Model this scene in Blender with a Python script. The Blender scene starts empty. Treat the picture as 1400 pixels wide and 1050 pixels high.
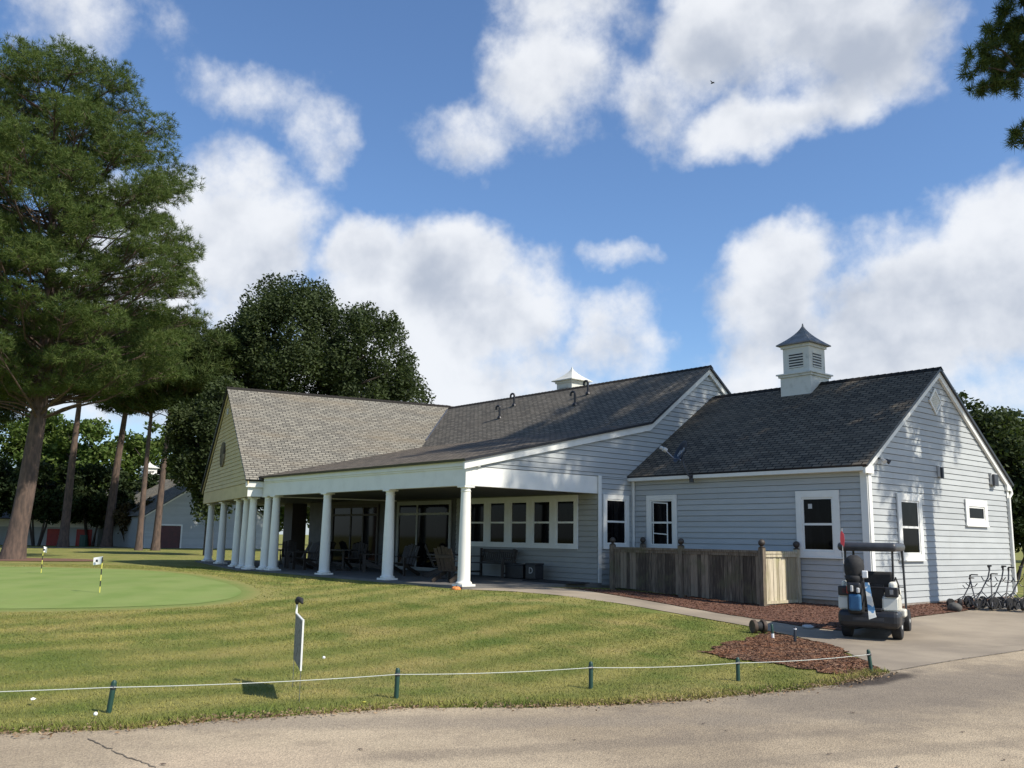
import bpy, bmesh, math, random
import numpy as np
from mathutils import Vector, Matrix
from mathutils.geometry import delaunay_2d_cdt

# ------------------------------------------------------------------ camera, sky, sun, exposure
scene = bpy.context.scene
COL = scene.collection
PITCH, ROLL, HEAD = 0.16693, 0.016376, math.radians(49.42)
EYE = Vector((18.80, -14.57, 1.255))
cH, sH = math.cos(HEAD), math.sin(HEAD)

def cw(x, y, z=0.0):
    """ground plan point: x metres to the right of and y metres ahead of the photographer"""
    return Vector((EYE.x + x * 0.6505 - y * 0.7594, EYE.y + x * 0.7594 + y * 0.6505, z))

def wc(X, Y):
    a, b = X - EYE.x, Y - EYE.y
    return a * 0.6505 + b * 0.7594, -a * 0.7594 + b * 0.6505

fwd = Vector((0, math.cos(PITCH), math.sin(PITCH)))
rt = Vector((1, 0, 0)); up = rt.cross(fwd)
r2 = math.cos(ROLL) * rt + math.sin(ROLL) * up
u2 = -math.sin(ROLL) * rt + math.cos(ROLL) * up
rotz = Matrix.Rotation(HEAD, 3, 'Z')
r2, u2, fwd = rotz @ r2, rotz @ u2, rotz @ fwd
cam_d = bpy.data.cameras.new('camera')
cam = bpy.data.objects.new('camera', cam_d)
COL.objects.link(cam)
cam_d.sensor_width = 36.0
cam_d.lens = 1244.9 / 1400 * 36.0
cam_d.clip_end = 3000
m = Matrix.Identity(4)
for i in range(3):
    m[i][0], m[i][1], m[i][2], m[i][3] = r2[i], u2[i], -fwd[i], EYE[i]
cam.matrix_world = m
scene.camera = cam

SUN_DIR = Vector((0.675, 0.21, 0.707)).normalized()
sun_d = bpy.data.lights.new('sun', 'SUN')
sun_d.energy = 5.0
sun_d.angle = math.radians(0.55)
sun_d.color = (1.0, 0.93, 0.82)
sun = bpy.data.objects.new('sun', sun_d)
COL.objects.link(sun)
sun.rotation_euler = SUN_DIR.to_track_quat('Z', 'Y').to_euler()
scene.view_settings.view_transform = 'Standard'
scene.view_settings.look = 'None'
scene.view_settings.gamma = 1
scene.view_settings.exposure = 0.2
scene.cycles.max_bounces = 6
scene.cycles.use_denoising = True

# blobs of cloud: azimuth, elevation, half width, half height (degrees), strength
CLOUDS = [(-31.5, 30.5, 7.5, 5.2, 1.1), (-37.0, 30.6, 4.2, 4.0, .95), (-26.4, 29.0, 5.0, 4.4, 1.0), (-33.6, 24.6, 5.2, 2.4, 1.0),
          (-29.5, 25.2, 4.0, 2.0, .75), (-41.6, 27.0, 3.6, 3.0, .55), (-47.0, 28.0, 4.6, 4.2, .85), (-45.8, 31.9, 4.8, 2.2, .7),
          (-52.6, 25.0, 4.2, 2.0, .5), (-76.6, 28.5, 5.5, 2.6, .55), (-66.2, 25.9, 4.6, 1.5, .40), (-62.9, 24.2, 2.2, 3.2, .52),
          (-67.6, 16.6, 6.2, 5.6, 1.1), (-67.0, 21.4, 2.6, 2.6, .72), (-72.0, 14.5, 6.5, 6.0, 1.0), (-54.3, 17.0, 5.2, 3.6, 1.25), (-59.3, 16.8, 3.3, 2.9, 1.15),
          (-54.4, 13.6, 9.5, 5.0, 1.3), (-52.2, 10.0, 8.5, 3.6, 1.1), (-42.5, 12.6, 3.8, 3.0, .8), (-43.1, 17.1, 2.6, 1.0, .5),
          (-31.9, 17.0, 4.2, 2.8, 1.15), (-32.6, 14.2, 4.6, 3.6, 1.0), (-34.6, 11.2, 3.4, 3.2, .8), (-22.5, 14.0, 8.6, 4.4, 1.15),
          (-20.0, 17.6, 4.0, 3.2, 1.1), (-26.8, 11.0, 7.5, 3.2, 1.0), (-26.0, 17.4, 3.5, 1.4, .45), (-40, 7.5, 30, 2.8, .72), (-70, 9, 16, 3, .8),
          (10, 24, 18, 7, .7), (60, 30, 14, 6, .6), (120, 26, 22, 7, .6), (-110, 22, 18, 7, .7), (35, 10, 30, 4, .6)]

world = bpy.data.worlds.new('World')
scene.world = world
world.use_nodes = True
wt = world.node_tree
wt.nodes.clear()

class N:
    """tiny node builder"""
    def __init__(s, t): s.t = t
    def new(s, typ, **k):
        n = s.t.nodes.new(typ)
        for a, b in k.items(): setattr(n, a, b)
        return n
    def put(s, sock, v):
        if isinstance(v, bpy.types.NodeSocket): s.t.links.new(v, sock)
        elif v is not None: sock.default_value = v
    def math(s, op, a, b=None, c=None, clamp=False):
        n = s.new('ShaderNodeMath', operation=op, use_clamp=clamp)
        for i, v in enumerate((a, b, c)):
            if v is not None: s.put(n.inputs[i], v)
        return n.outputs[0]
    def mix(s, f, a, b, blend='MIX'):
        n = s.new('ShaderNodeMix', data_type='RGBA', blend_type=blend)
        s.put(n.inputs[0], f)
        s.put(n.inputs[6], a if isinstance(a, bpy.types.NodeSocket) else (*a, 1))
        s.put(n.inputs[7], b if isinstance(b, bpy.types.NodeSocket) else (*b, 1))
        return n.outputs[2]
    def noise(s, vec, scale, detail=4, rough=.55, dist=0.0):
        n = s.new('ShaderNodeTexNoise')
        s.put(n.inputs['Vector'], vec)
        n.inputs['Scale'].default_value = scale
        n.inputs['Detail'].default_value = detail
        n.inputs['Roughness'].default_value = rough
        n.inputs['Distortion'].default_value = dist
        return n.outputs['Fac']
    def ramp(s, v, a, b, smooth=True):
        n = s.new('ShaderNodeMapRange', interpolation_type='SMOOTHSTEP' if smooth else 'LINEAR')
        s.put(n.inputs[0], v); n.inputs[1].default_value = a; n.inputs[2].default_value = b
        return n.outputs[0]
    def scalev(s, vec, sc):
        n = s.new('ShaderNodeVectorMath', operation='MULTIPLY')
        s.put(n.inputs[0], vec); n.inputs[1].default_value = sc
        return n.outputs[0]

def build_world():
    n = N(wt)
    sky = n.new('ShaderNodeTexSky', sky_type='NISHITA')
    sky.sun_disc = False
    sky.sun_elevation = math.asin(SUN_DIR.z)
    sky.sun_rotation = math.atan2(SUN_DIR.x, SUN_DIR.y)
    sky.air_density = 1.0; sky.dust_density = 0.6; sky.ozone_density = 3.0
    tc = n.new('ShaderNodeTexCoord').outputs['Generated']
    sep = n.new('ShaderNodeSeparateXYZ'); n.put(sep.inputs[0], tc)
    # warp the direction a little so that outlines billow
    az = n.math('MULTIPLY', n.math('ARCTAN2', sep.outputs[0], sep.outputs[1]), 57.2958)
    el = n.math('MULTIPLY', n.math('ARCSINE', sep.outputs[2]), 57.2958)
    w1 = n.noise(tc, 7.0, 5, .6)
    off = n.new('ShaderNodeVectorMath', operation='ADD'); n.put(off.inputs[0], tc); off.inputs[1].default_value = (3.1, 1.7, 5.2)
    w2 = n.noise(off.outputs[0], 7.0, 5, .6)
    az = n.math('ADD', az, n.math('MULTIPLY', n.math('SUBTRACT', w1, .5), 7.0))
    el = n.math('ADD', el, n.math('MULTIPLY', n.math('SUBTRACT', w2, .5), 6.0))
    field = None; low = None
    for a, e, ra, re, st in CLOUDS:
        p = n.math('MULTIPLY', n.math('SUBTRACT', az, a), 1 / ra)
        q = n.math('MULTIPLY', n.math('SUBTRACT', el, e), 1 / re)
        d2 = n.math('MULTIPLY_ADD', p, p, n.math('MULTIPLY', q, q))
        f = n.math('MULTIPLY', n.math('SUBTRACT', 1.0, d2), st)
        g = n.math('MULTIPLY', n.math('MAXIMUM', f, 0.0), q)
        if field is None: field, low = f, g
        else:
            field = n.math('SMOOTH_MAX', field, f, 0.35)
            low = n.math('ADD', low, g)
    fb = n.noise(tc, 9.0, 9, .62)
    fb2 = n.noise(tc, 30.0, 5, .6)
    dens = n.math('ADD', field, n.math('MULTIPLY', n.math('SUBTRACT', fb, .5), 1.9))
    dens = n.math('ADD', dens, n.math('MULTIPLY', n.math('SUBTRACT', fb2, .5), .7))
    alpha = n.math('MULTIPLY', n.ramp(dens, -.22, .80), .95)
    # billows: lit where the cloud thins towards the sun, greyer undersides
    o2 = n.new('ShaderNodeVectorMath', operation='ADD'); n.put(o2.inputs[0], tc); o2.inputs[1].default_value = (.020, .006, .042)
    fs = n.noise(tc, 8.0, 5, .48)
    rel = n.math('SUBTRACT', fs, n.noise(o2.outputs[0], 8.0, 5, .48))
    o3 = n.new('ShaderNodeVectorMath', operation='ADD'); n.put(o3.inputs[0], tc); o3.inputs[1].default_value = (.006, .002, .010)
    rel2 = n.math('SUBTRACT', fb2, n.noise(o3.outputs[0], 30.0, 5, .6))
    shade = n.math('ADD', n.math('MULTIPLY', low, .60), n.math('ADD', n.math('MULTIPLY', rel, 3.2), n.math('MULTIPLY', rel2, .35)))
    thick = n.ramp(dens, .5, 1.6)
    shade = n.math('SUBTRACT', shade, n.math('MULTIPLY', thick, .25))
    lit = n.ramp(shade, -1.05, .38)
    ccol = n.mix(lit, (.42, .465, .55), (.79, .81, .845))
    skyc = n.mix(1.0, sky.outputs[0], (.110, .128, .147), 'MULTIPLY')
    zen = n.ramp(sep.outputs[2], 0.0, .22)
    skyc = n.mix(n.math('MULTIPLY', n.math('SUBTRACT', 1.0, zen), .50), skyc, (.56, .62, .70))
    col = n.mix(alpha, skyc, ccol)
    bg = n.new('ShaderNodeBackground'); n.put(bg.inputs[0], col); bg.inputs[1].default_value = 1.0
    out = n.new('ShaderNodeOutputWorld'); wt.links.new(bg.outputs[0], out.inputs[0])
build_world()

# ------------------------------------------------------------------ materials
def new_mat(name):
    mt = bpy.data.materials.new(name); mt.use_nodes = True
    t = mt.node_tree
    return mt, N(t), t.nodes['Principled BSDF']

def mat(name, c, c2=None, rough=.6, scale=6.0, detail=4, bump=0.0, bscale=None, spec=.5, metal=0.0, stretch=None, lo=.3, hi=.7):
    mt, n, b = new_mat(name)
    tc = n.new('ShaderNodeTexCoord').outputs['Object']
    if stretch: tc = n.scalev(tc, stretch)
    f = n.noise(tc, scale, detail)
    if c2 is not None: n.put(b.inputs['Base Color'], n.mix(n.ramp(f, lo, hi), c, c2))
    else: b.inputs['Base Color'].default_value = (*c, 1)
    b.inputs['Roughness'].default_value = rough
    b.inputs['Specular IOR Level'].default_value = spec
    b.inputs['Metallic'].default_value = metal
    if bump:
        bp = n.new('ShaderNodeBump'); bp.inputs['Strength'].default_value = bump
        bp.inputs['Distance'].default_value = .02
        n.put(bp.inputs['Height'], n.noise(tc, bscale or scale * 3, 5)); n.put(b.inputs['Normal'], bp.outputs[0])
    return mt

def shingle_mat(name, ca, cb, cm, stain):
    mt, n, b = new_mat(name)
    uv = n.new('ShaderNodeUVMap').outputs[0]
    br = n.new('ShaderNodeTexBrick', offset=.5)
    n.put(br.inputs['Vector'], uv)
    br.inputs['Color1'].default_value = (*ca, 1); br.inputs['Color2'].default_value = (*cb, 1); br.inputs['Mortar'].default_value = (*cm, 1)
    br.inputs['Scale'].default_value = 1.0; br.inputs['Mortar Size'].default_value = .017
    br.inputs['Mortar Smooth'].default_value = .3; br.inputs['Bias'].default_value = -.1
    br.inputs['Brick Width'].default_value = .27; br.inputs['Row Height'].default_value = .13
    big = n.noise(n.scalev(uv, (.25, 1.0, 1.0)), .9, 5)
    col = n.mix(n.math('MULTIPLY', n.ramp(big, .45, .75), .55), br.outputs['Color'], stain)
    fine = n.noise(uv, 60, 3)
    col = n.mix(.35, col, n.mix(fine, (.35, .35, .35), (1.4, 1.4, 1.4)), 'MULTIPLY')
    n.put(b.inputs['Base Color'], col)
    b.inputs['Roughness'].default_value = .92; b.inputs['Specular IOR Level'].default_value = .2
    sp = n.new('ShaderNodeSeparateXYZ'); n.put(sp.inputs[0], uv)
    saw = n.math('FRACT', n.math('MULTIPLY', sp.outputs[1], 1 / .13))
    h = n.math('ADD', n.math('MULTIPLY', n.math('SUBTRACT', 1.0, saw), 1.0), n.math('MULTIPLY', br.outputs['Fac'], -.9))
    h = n.math('ADD', h, n.math('MULTIPLY', fine, .35))
    bp = n.new('ShaderNodeBump'); bp.inputs['Strength'].default_value = .9; bp.inputs['Distance'].default_value = .012
    n.put(bp.inputs['Height'], h); n.put(b.inputs['Normal'], bp.outputs[0])
    return mt

M_SHL = shingle_mat('weathered_tan_shingle', (.285, .265, .215), (.165, .155, .13), (.045, .042, .036), (.23, .185, .125))
M_SHM = shingle_mat('grey_brown_shingle', (.20, .18, .148), (.115, .106, .09), (.03, .028, .025), (.12, .105, .085))
M_SHP = shingle_mat('brown_shingle', (.20, .168, .13), (.085, .074, .06), (.02, .018, .016), (.135, .105, .075))
M_SHW = shingle_mat('charcoal_shingle', (.185, .155, .115), (.09, .078, .062), (.02, .018, .016), (.18, .15, .11))
def board_mat(name, ca, cb):
    mt, n, b = new_mat(name)
    geo = n.new('ShaderNodeNewGeometry'); pos = n.scalev(geo.outputs['Position'], (1, 1, 3))
    c = n.mix(n.ramp(n.noise(pos, 1.3, 6), .3, .7), ca, cb)
    c = n.mix(.8, c, n.mix(geo.outputs['Random Per Island'], (.90, .90, .90), (1.06, 1.06, 1.05)), 'MULTIPLY')
    st = n.noise(n.scalev(geo.outputs['Position'], (2.2, 2.2, .35)), 1.6, 5)
    c = n.mix(n.math('MULTIPLY', n.ramp(st, .58, .8), .22), c, (.30, .29, .25))
    n.put(b.inputs['Base Color'], c); b.inputs['Roughness'].default_value = .6; b.inputs['Specular IOR Level'].default_value = .35
    return mt
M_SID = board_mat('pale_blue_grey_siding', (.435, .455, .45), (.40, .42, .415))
M_SIDT = mat('lawn_bounce_siding', (.62, .505, .26), (.545, .445, .225), .62, 1.3, 6, stretch=(1, 1, 3))  # olive cast puts the lawn's bounce light into the siding colour
M_TRIM = mat('white_trim_paint', (.76, .76, .71), (.68, .68, .63), .5, 2.5, 5, lo=.4, hi=.8)
M_COLU = mat('white_column_paint', (.84, .82, .74), (.77, .75, .67), .45, 3, 5, lo=.4, hi=.85)
M_SHADEWALL = mat('shade_toned_wall', (.075, .072, .065), (.055, .053, .048), .6, 3, 4)  # dark wall tone carries the deep porch shade in its colour
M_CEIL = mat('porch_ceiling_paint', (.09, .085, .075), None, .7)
M_DKW = mat('shade_darkened_paint', (.34, .34, .31), (.30, .30, .275), .6, 1.3, 5, stretch=(1, 1, 3))  # siding colour darkened to put the porch shade into the wall
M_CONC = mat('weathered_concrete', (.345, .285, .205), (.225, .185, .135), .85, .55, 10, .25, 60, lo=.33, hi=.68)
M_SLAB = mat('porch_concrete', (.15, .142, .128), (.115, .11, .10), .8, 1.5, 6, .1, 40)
M_FOUND = mat('foundation_concrete', (.22, .18, .15), (.30, .27, .23), .9, 4, 5)
def plank_mat(name, ca, cb, moss):
    mt, n, b = new_mat(name)
    geo = n.new('ShaderNodeNewGeometry'); pos = n.scalev(geo.outputs['Position'], (9, 9, .8))
    ri = geo.outputs['Random Per Island']
    f = n.math('ADD', n.math('MULTIPLY', n.noise(pos, 3.5, 6, .65), 1.0), n.math('MULTIPLY', n.math('SUBTRACT', ri, .5), .5))
    c = n.mix(n.ramp(f, .28, .78), ca, cb)
    g = n.noise(geo.outputs['Position'], 2.2, 4)
    c = n.mix(n.math('MULTIPLY', n.ramp(g, .5, .7), .6), c, moss)
    n.put(b.inputs['Base Color'], c); b.inputs['Roughness'].default_value = .88; b.inputs['Specular IOR Level'].default_value = .2
    bp = n.new('ShaderNodeBump'); bp.inputs['Strength'].default_value = .5; bp.inputs['Distance'].default_value = .01
    n.put(bp.inputs['Height'], n.noise(pos, 9, 4)); n.put(b.inputs['Normal'], bp.outputs[0])
    return mt
M_WOODG = plank_mat('weathered_grey_wood', (.065, .052, .040), (.25, .205, .15), (.12, .115, .065))
M_WOODL = plank_mat('sun_painted_mossy_wood', (.30, .26, .17), (.60, .53, .39), (.33, .33, .14))  # paleness paints sunlight onto the fence's return panel; moss is its own
M_DWOOD = mat('dark_stained_wood', (.035, .028, .022), (.055, .042, .032), .6, 8, 4, stretch=(1, 1, 6))
M_BWOOD = mat('brown_teak_wood', (.06, .036, .024), (.085, .054, .037), .55, 8, 4, stretch=(1, 1, 6))
M_BLK = mat('black_rubber', (.012, .012, .013), (.022, .022, .022), .8, 12)
M_BLKP = mat('black_plastic', (.016, .016, .018), (.024, .024, .026), .38, 10)
M_DGREY = mat('dark_grey_plastic', (.035, .037, .043), (.05, .052, .058), .42, 8)
M_CARTW = mat('cream_cart_body', (.74, .72, .62), (.70, .68, .58), .28, 3)
M_STEEL = mat('dull_steel', (.32, .32, .33), None, .35, metal=.9)
M_STONE = mat('dark_stone', (.06, .058, .055), (.11, .105, .095), .9, 7, 5, .5)
M_MULCH = mat('pine_bark_mulch', (.085, .04, .026), (.17, .075, .042), .95, 14, 8, .9, 45)
M_MULCH2 = mat('red_pine_straw', (.19, .088, .048), (.125, .07, .046), .95, 9, 8, .9, 50)
M_BARK = mat('pine_bark', (.14, .095, .072), (.065, .048, .04), .95, 5, 6, .9, 9, stretch=(1.6, 1.6, .45))
M_BARKD = mat('dark_bark', (.07, .055, .043), (.035, .029, .024), .95, 5, 6, .7, 9, stretch=(1.5, 1.5, .45))
M_LEAD = mat('lead_roof_metal', (.15, .148, .145), (.27, .265, .255), .65, 4, 5, spec=.3)
M_CUPW = mat('weathered_white_paint', (.62, .62, .56), (.40, .40, .34), .6, 4, 6, lo=.5, hi=.85)
M_RED = mat('barn_red_paint', (.42, .035, .025), (.34, .03, .025), .5, 4)
M_DRED = mat('dark_red_paint', (.085, .018, .018), (.06, .015, .016), .5, 4)
M_PINK = mat('coral_flag_cloth', (.72, .09, .10), (.62, .07, .08), .8, 9)
M_BLUE = mat('blue_nylon', (.03, .12, .24), (.02, .085, .19), .6, 9)
M_NAVY = mat('navy_enamel', (.012, .018, .032), None, .3)
M_TOWEL = mat('towel_white_blue_gold', (.72, .72, .66), (.10, .24, .42), .9, 5.5, 2, lo=.5, hi=.56)
M_YEL = mat('yellow_paint', (.66, .62, .12), None, .5)
M_WHITE = mat('white_plastic', (.82, .82, .80), None, .4)
M_GREEN = mat('dark_green_paint', (.012, .05, .035), (.02, .06, .045), .5, 9)
M_ROPE = mat('pale_rope', (.52, .54, .48), None, .8)
M_ORANGE = mat('orange_rind', (.70, .25, .06), (.60, .19, .04), .6, 9)
M_SIGN = mat('grey_sign_face', (.22, .215, .205), (.10, .10, .10), .6, 9, 3, lo=.52, hi=.6, stretch=(1, 1, 2))
M_BROWN = mat('rusty_brown_plastic', (.055, .035, .025), (.09, .06, .04), .7, 12)
M_ROCKG = mat('pale_grey', (.5, .5, .48), None, .6)

def glass_mat():
    mt, n, b = new_mat('dark_window_glass')
    tc = n.new('ShaderNodeTexCoord').outputs['Object']
    f = n.noise(n.scalev(tc, (3, 3, .5)), 2.2, 3)
    n.put(b.inputs['Base Color'], n.mix(n.ramp(f, .5, .75), (.003, .003, .004), (.010, .010, .011)))
    b.inputs['Roughness'].default_value = .04
    b.inputs['Specular IOR Level'].default_value = .09
    return mt
M_GLASS = glass_mat()

def asphalt_mat():
    mt, n, b = new_mat('worn_tan_asphalt')
    tc = n.new('ShaderNodeTexCoord').outputs['Object']
    big = n.noise(tc, .32, 6, .6)
    mid = n.noise(tc, 2.6, 6, .6)
    ag = n.new('ShaderNodeTexVoronoi'); n.put(ag.inputs['Vector'], tc); ag.inputs['Scale'].default_value = 75
    sepc = n.new('ShaderNodeSeparateColor'); n.put(sepc.inputs[0], ag.outputs['Color'])
    c = n.mix(n.ramp(big, .36, .66), (.30, .242, .168), (.425, .348, .243))
    c = n.mix(n.math('MULTIPLY', n.ramp(mid, .45, .7), .45), c, (.22, .178, .132))
    def stain(c, at, rx, ry, ang, col, k, soft):
        sub = n.new('ShaderNodeVectorMath', operation='SUBTRACT'); n.put(sub.inputs[0], tc); sub.inputs[1].default_value = cw(*at)
        ro = n.new('ShaderNodeVectorRotate', rotation_type='Z_AXIS'); n.put(ro.inputs['Vector'], sub.outputs[0]); ro.inputs['Angle'].default_value = -(HEAD + ang)
        d = n.new('ShaderNodeVectorMath', operation='LENGTH'); n.put(d.inputs[0], n.scalev(ro.outputs[0], (1 / rx, 1 / ry, 0)))
        e = n.math('ADD', d.outputs['Value'], n.math('MULTIPLY', n.math('SUBTRACT', n.noise(tc, 1.7, 7, .68), .5), 1.5))
        return n.mix(n.math('MULTIPLY', n.math('SUBTRACT', 1.0, n.ramp(e, .35, .35 + soft)), k), c, col)
    c = stain(c, (5.2, 11.6), 4.6, 1.5, .55, (.175, .148, .118), .75, 1.0)
    c = stain(c, (-1.5, 9.0), 6.0, .35, .12, (.25, .21, .16), .6, .9)
    c = stain(c, (1.0, 8.3), 4.2, .22, .30, (.20, .165, .125), .5, .8)
    c = stain(c, (2.6, 7.9), 4.6, .20, .36, (.20, .165, .125), .45, .8)
    c = stain(c, (-2.0, 7.4), 1.1, .7, .2, (.47, .375, .265), .6, .8)
    c = stain(c, (3.2, 6.9), 1.6, .8, .1, (.46, .36, .25), .6, .9)
    c = stain(c, (4.75, 12.25), 1.35, .26, .75, (.055, .044, .036), .95, .8)
    c = n.mix(.42, c, n.mix(sepc.outputs[0], (.45, .45, .46), (1.5, 1.47, 1.42)), 'MULTIPLY')
    n.put(b.inputs['Base Color'], c)
    b.inputs['Roughness'].default_value = .93; b.inputs['Specular IOR Level'].default_value = .2
    bp = n.new('ShaderNodeBump'); bp.inputs['Strength'].default_value = .55; bp.inputs['Distance'].default_value = .01
    n.put(bp.inputs['Height'], n.math('ADD', n.math('MULTIPLY', ag.outputs['Distance'], 1.0), n.math('MULTIPLY', n.noise(tc, 25, 5), .8)))
    n.put(b.inputs['Normal'], bp.outputs[0])
    return mt
M_ASPH = asphalt_mat()

GREEN_C = cw(-13.5, 25.5)
def grass_mat(name, kind):
    mt, n, b = new_mat(name)
    geo = n.new('ShaderNodeNewGeometry')
    pos = geo.outputs['Position']
    if kind == 'green':
        f = n.noise(pos, .55, 5, .6)
        c = n.mix(n.ramp(f, .35, .65), (.165, .235, .062), (.225, .285, .088))
        ro = n.new('ShaderNodeVectorRotate', rotation_type='Z_AXIS'); n.put(ro.inputs['Vector'], pos); ro.inputs['Angle'].default_value = -.9
        sx = n.new('ShaderNodeSeparateXYZ'); n.put(sx.inputs[0], ro.outputs[0])
        mow = n.math('SINE', n.math('ADD', n.math('MULTIPLY', sx.outputs[0], 4.6), n.math('MULTIPLY', n.noise(pos, .5, 3), 4.0)))
        c = n.mix(n.math('MULTIPLY', n.ramp(mow, -.6, .6), .30), c, (.25, .29, .105))
        c = n.mix(n.math('MULTIPLY', n.ramp(n.noise(pos, 1.4, 6, .65), .5, .75), .45), c, (.225, .235, .085))
        c = n.mix(n.math('MULTIPLY', n.noise(pos, 30, 4), .4), c, (.135, .19, .045))
    else:
        sub = n.new('ShaderNodeVectorMath', operation='SUBTRACT'); n.put(sub.inputs[0], pos); sub.inputs[1].default_value = GREEN_C
        ln = n.new('ShaderNodeVectorMath', operation='LENGTH'); n.put(ln.inputs[0], sub.outputs[0])
        warp = n.math('MULTIPLY', n.noise(pos, .12, 2), 3.0)
        st = n.math('SINE', n.math('MULTIPLY', n.math('ADD', ln.outputs['Value'], warp), 5.0))
        st = n.math('ADD', st, n.math('MULTIPLY', n.math('SUBTRACT', n.noise(pos, .9, 7, .68), .5), 5.0))
        c = n.mix(n.ramp(st, -1.9, 1.9), (.150, .175, .044), (.30, .272, .092))
        dry = n.noise(pos, .42, 6, .62)
        c = n.mix(n.math('MULTIPLY', n.ramp(dry, .5, .72), .6), c, (.36, .285, .125))
        lush = n.noise(n.scalev(pos, (1, 1, 1.01)), .75, 6, .6)
        c = n.mix(n.math('MULTIPLY', n.ramp(lush, .47, .68), .65), c, (.105, .16, .034))
        if kind == 'lawn':
            at = n.new('ShaderNodeAttribute', attribute_name='turf').outputs['Fac']
            at = n.math('ADD', at, n.math('MULTIPLY', n.math('SUBTRACT', n.noise(pos, 2.5, 5, .65), .5), .35))
            c = n.mix(n.math('MULTIPLY', n.ramp(at, .05, .40), .8), c, (.315, .285, .105))
            c = n.mix(n.ramp(at, .40, .85), c, (.185, .25, .07))
        fine = n.noise(pos, 22, 5, .7)
        c = n.mix(.55, c, n.mix(fine, (.5, .52, .45), (1.4, 1.36, 1.3)), 'MULTIPLY')
    if kind == 'blade':
        ri = geo.outputs['Random Per Island']
        c = n.mix(.8, c, n.mix(ri, (.78, .82, .7), (1.2, 1.16, 1.1)), 'MULTIPLY')
    n.put(b.inputs['Base Color'], c)
    b.inputs['Roughness'].default_value = .9; b.inputs['Specular IOR Level'].default_value = .15
    if kind != 'blade':
        bp = n.new('ShaderNodeBump'); bp.inputs['Strength'].default_value = .35 if kind == 'green' else .8
        bp.inputs['Distance'].default_value = .02 if kind == 'green' else .05
        n.put(bp.inputs['Height'], n.noise(pos, 26, 5, .7)); n.put(b.inputs['Normal'], bp.outputs[0])
    return mt
M_GRASS = grass_mat('mown_lawn', 'lawn')
M_BLADE = grass_mat('grass_blade', 'blade')
M_GREENT = grass_mat('putting_turf', 'green')

def leaf_mat(name, c1, c2, c3, trans=.25, scale=.6):
    mt, n, b = new_mat(name)
    geo = n.new('ShaderNodeNewGeometry')
    ri = geo.outputs['Random Per Island']
    f = n.noise(geo.outputs['Position'], scale, 4)
    c = n.mix(n.ramp(f, .35, .65), c1, c2)
    c = n.mix(n.math('MULTIPLY', n.ramp(ri, .55, 1.0), .8), c, c3)
    n.put(b.inputs['Base Color'], c)
    b.inputs['Roughness'].default_value = .7; b.inputs['Specular IOR Level'].default_value = .15
    tr = n.new('ShaderNodeBsdfTranslucent'); n.put(tr.inputs[0], n.mix(1.0, c, (1.1, 1.25, .6), 'MULTIPLY'))
    mx = n.new('ShaderNodeMixShader'); mx.inputs[0].default_value = trans
    t = mt.node_tree
    t.links.new(b.outputs[0], mx.inputs[1]); t.links.new(tr.outputs[0], mx.inputs[2])
    t.links.new(mx.outputs[0], t.nodes['Material Output'].inputs[0])
    return mt
M_NEED = leaf_mat('pine_needles', (.050, .080, .022), (.085, .125, .032), (.15, .175, .05), .22, .5)
M_NEEDD = leaf_mat('far_pine_needles', (.040, .062, .020), (.062, .09, .026), (.10, .12, .036), .2, .3)
M_OAK = leaf_mat('dark_oak_leaves', (.040, .056, .024), (.058, .078, .030), (.070, .090, .035), .25, .4)
M_LITE = leaf_mat('light_green_leaves', (.06, .10, .022), (.09, .135, .03), (.125, .16, .04), .25, .25)
M_HEDGE = leaf_mat('hedge_leaves', (.02, .034, .014), (.03, .047, .016), (.045, .06, .02), .2, .5)
M_RUST = leaf_mat('russet_leaves', (.05, .05, .02), (.075, .06, .025), (.11, .07, .03), .2, .8)

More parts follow.
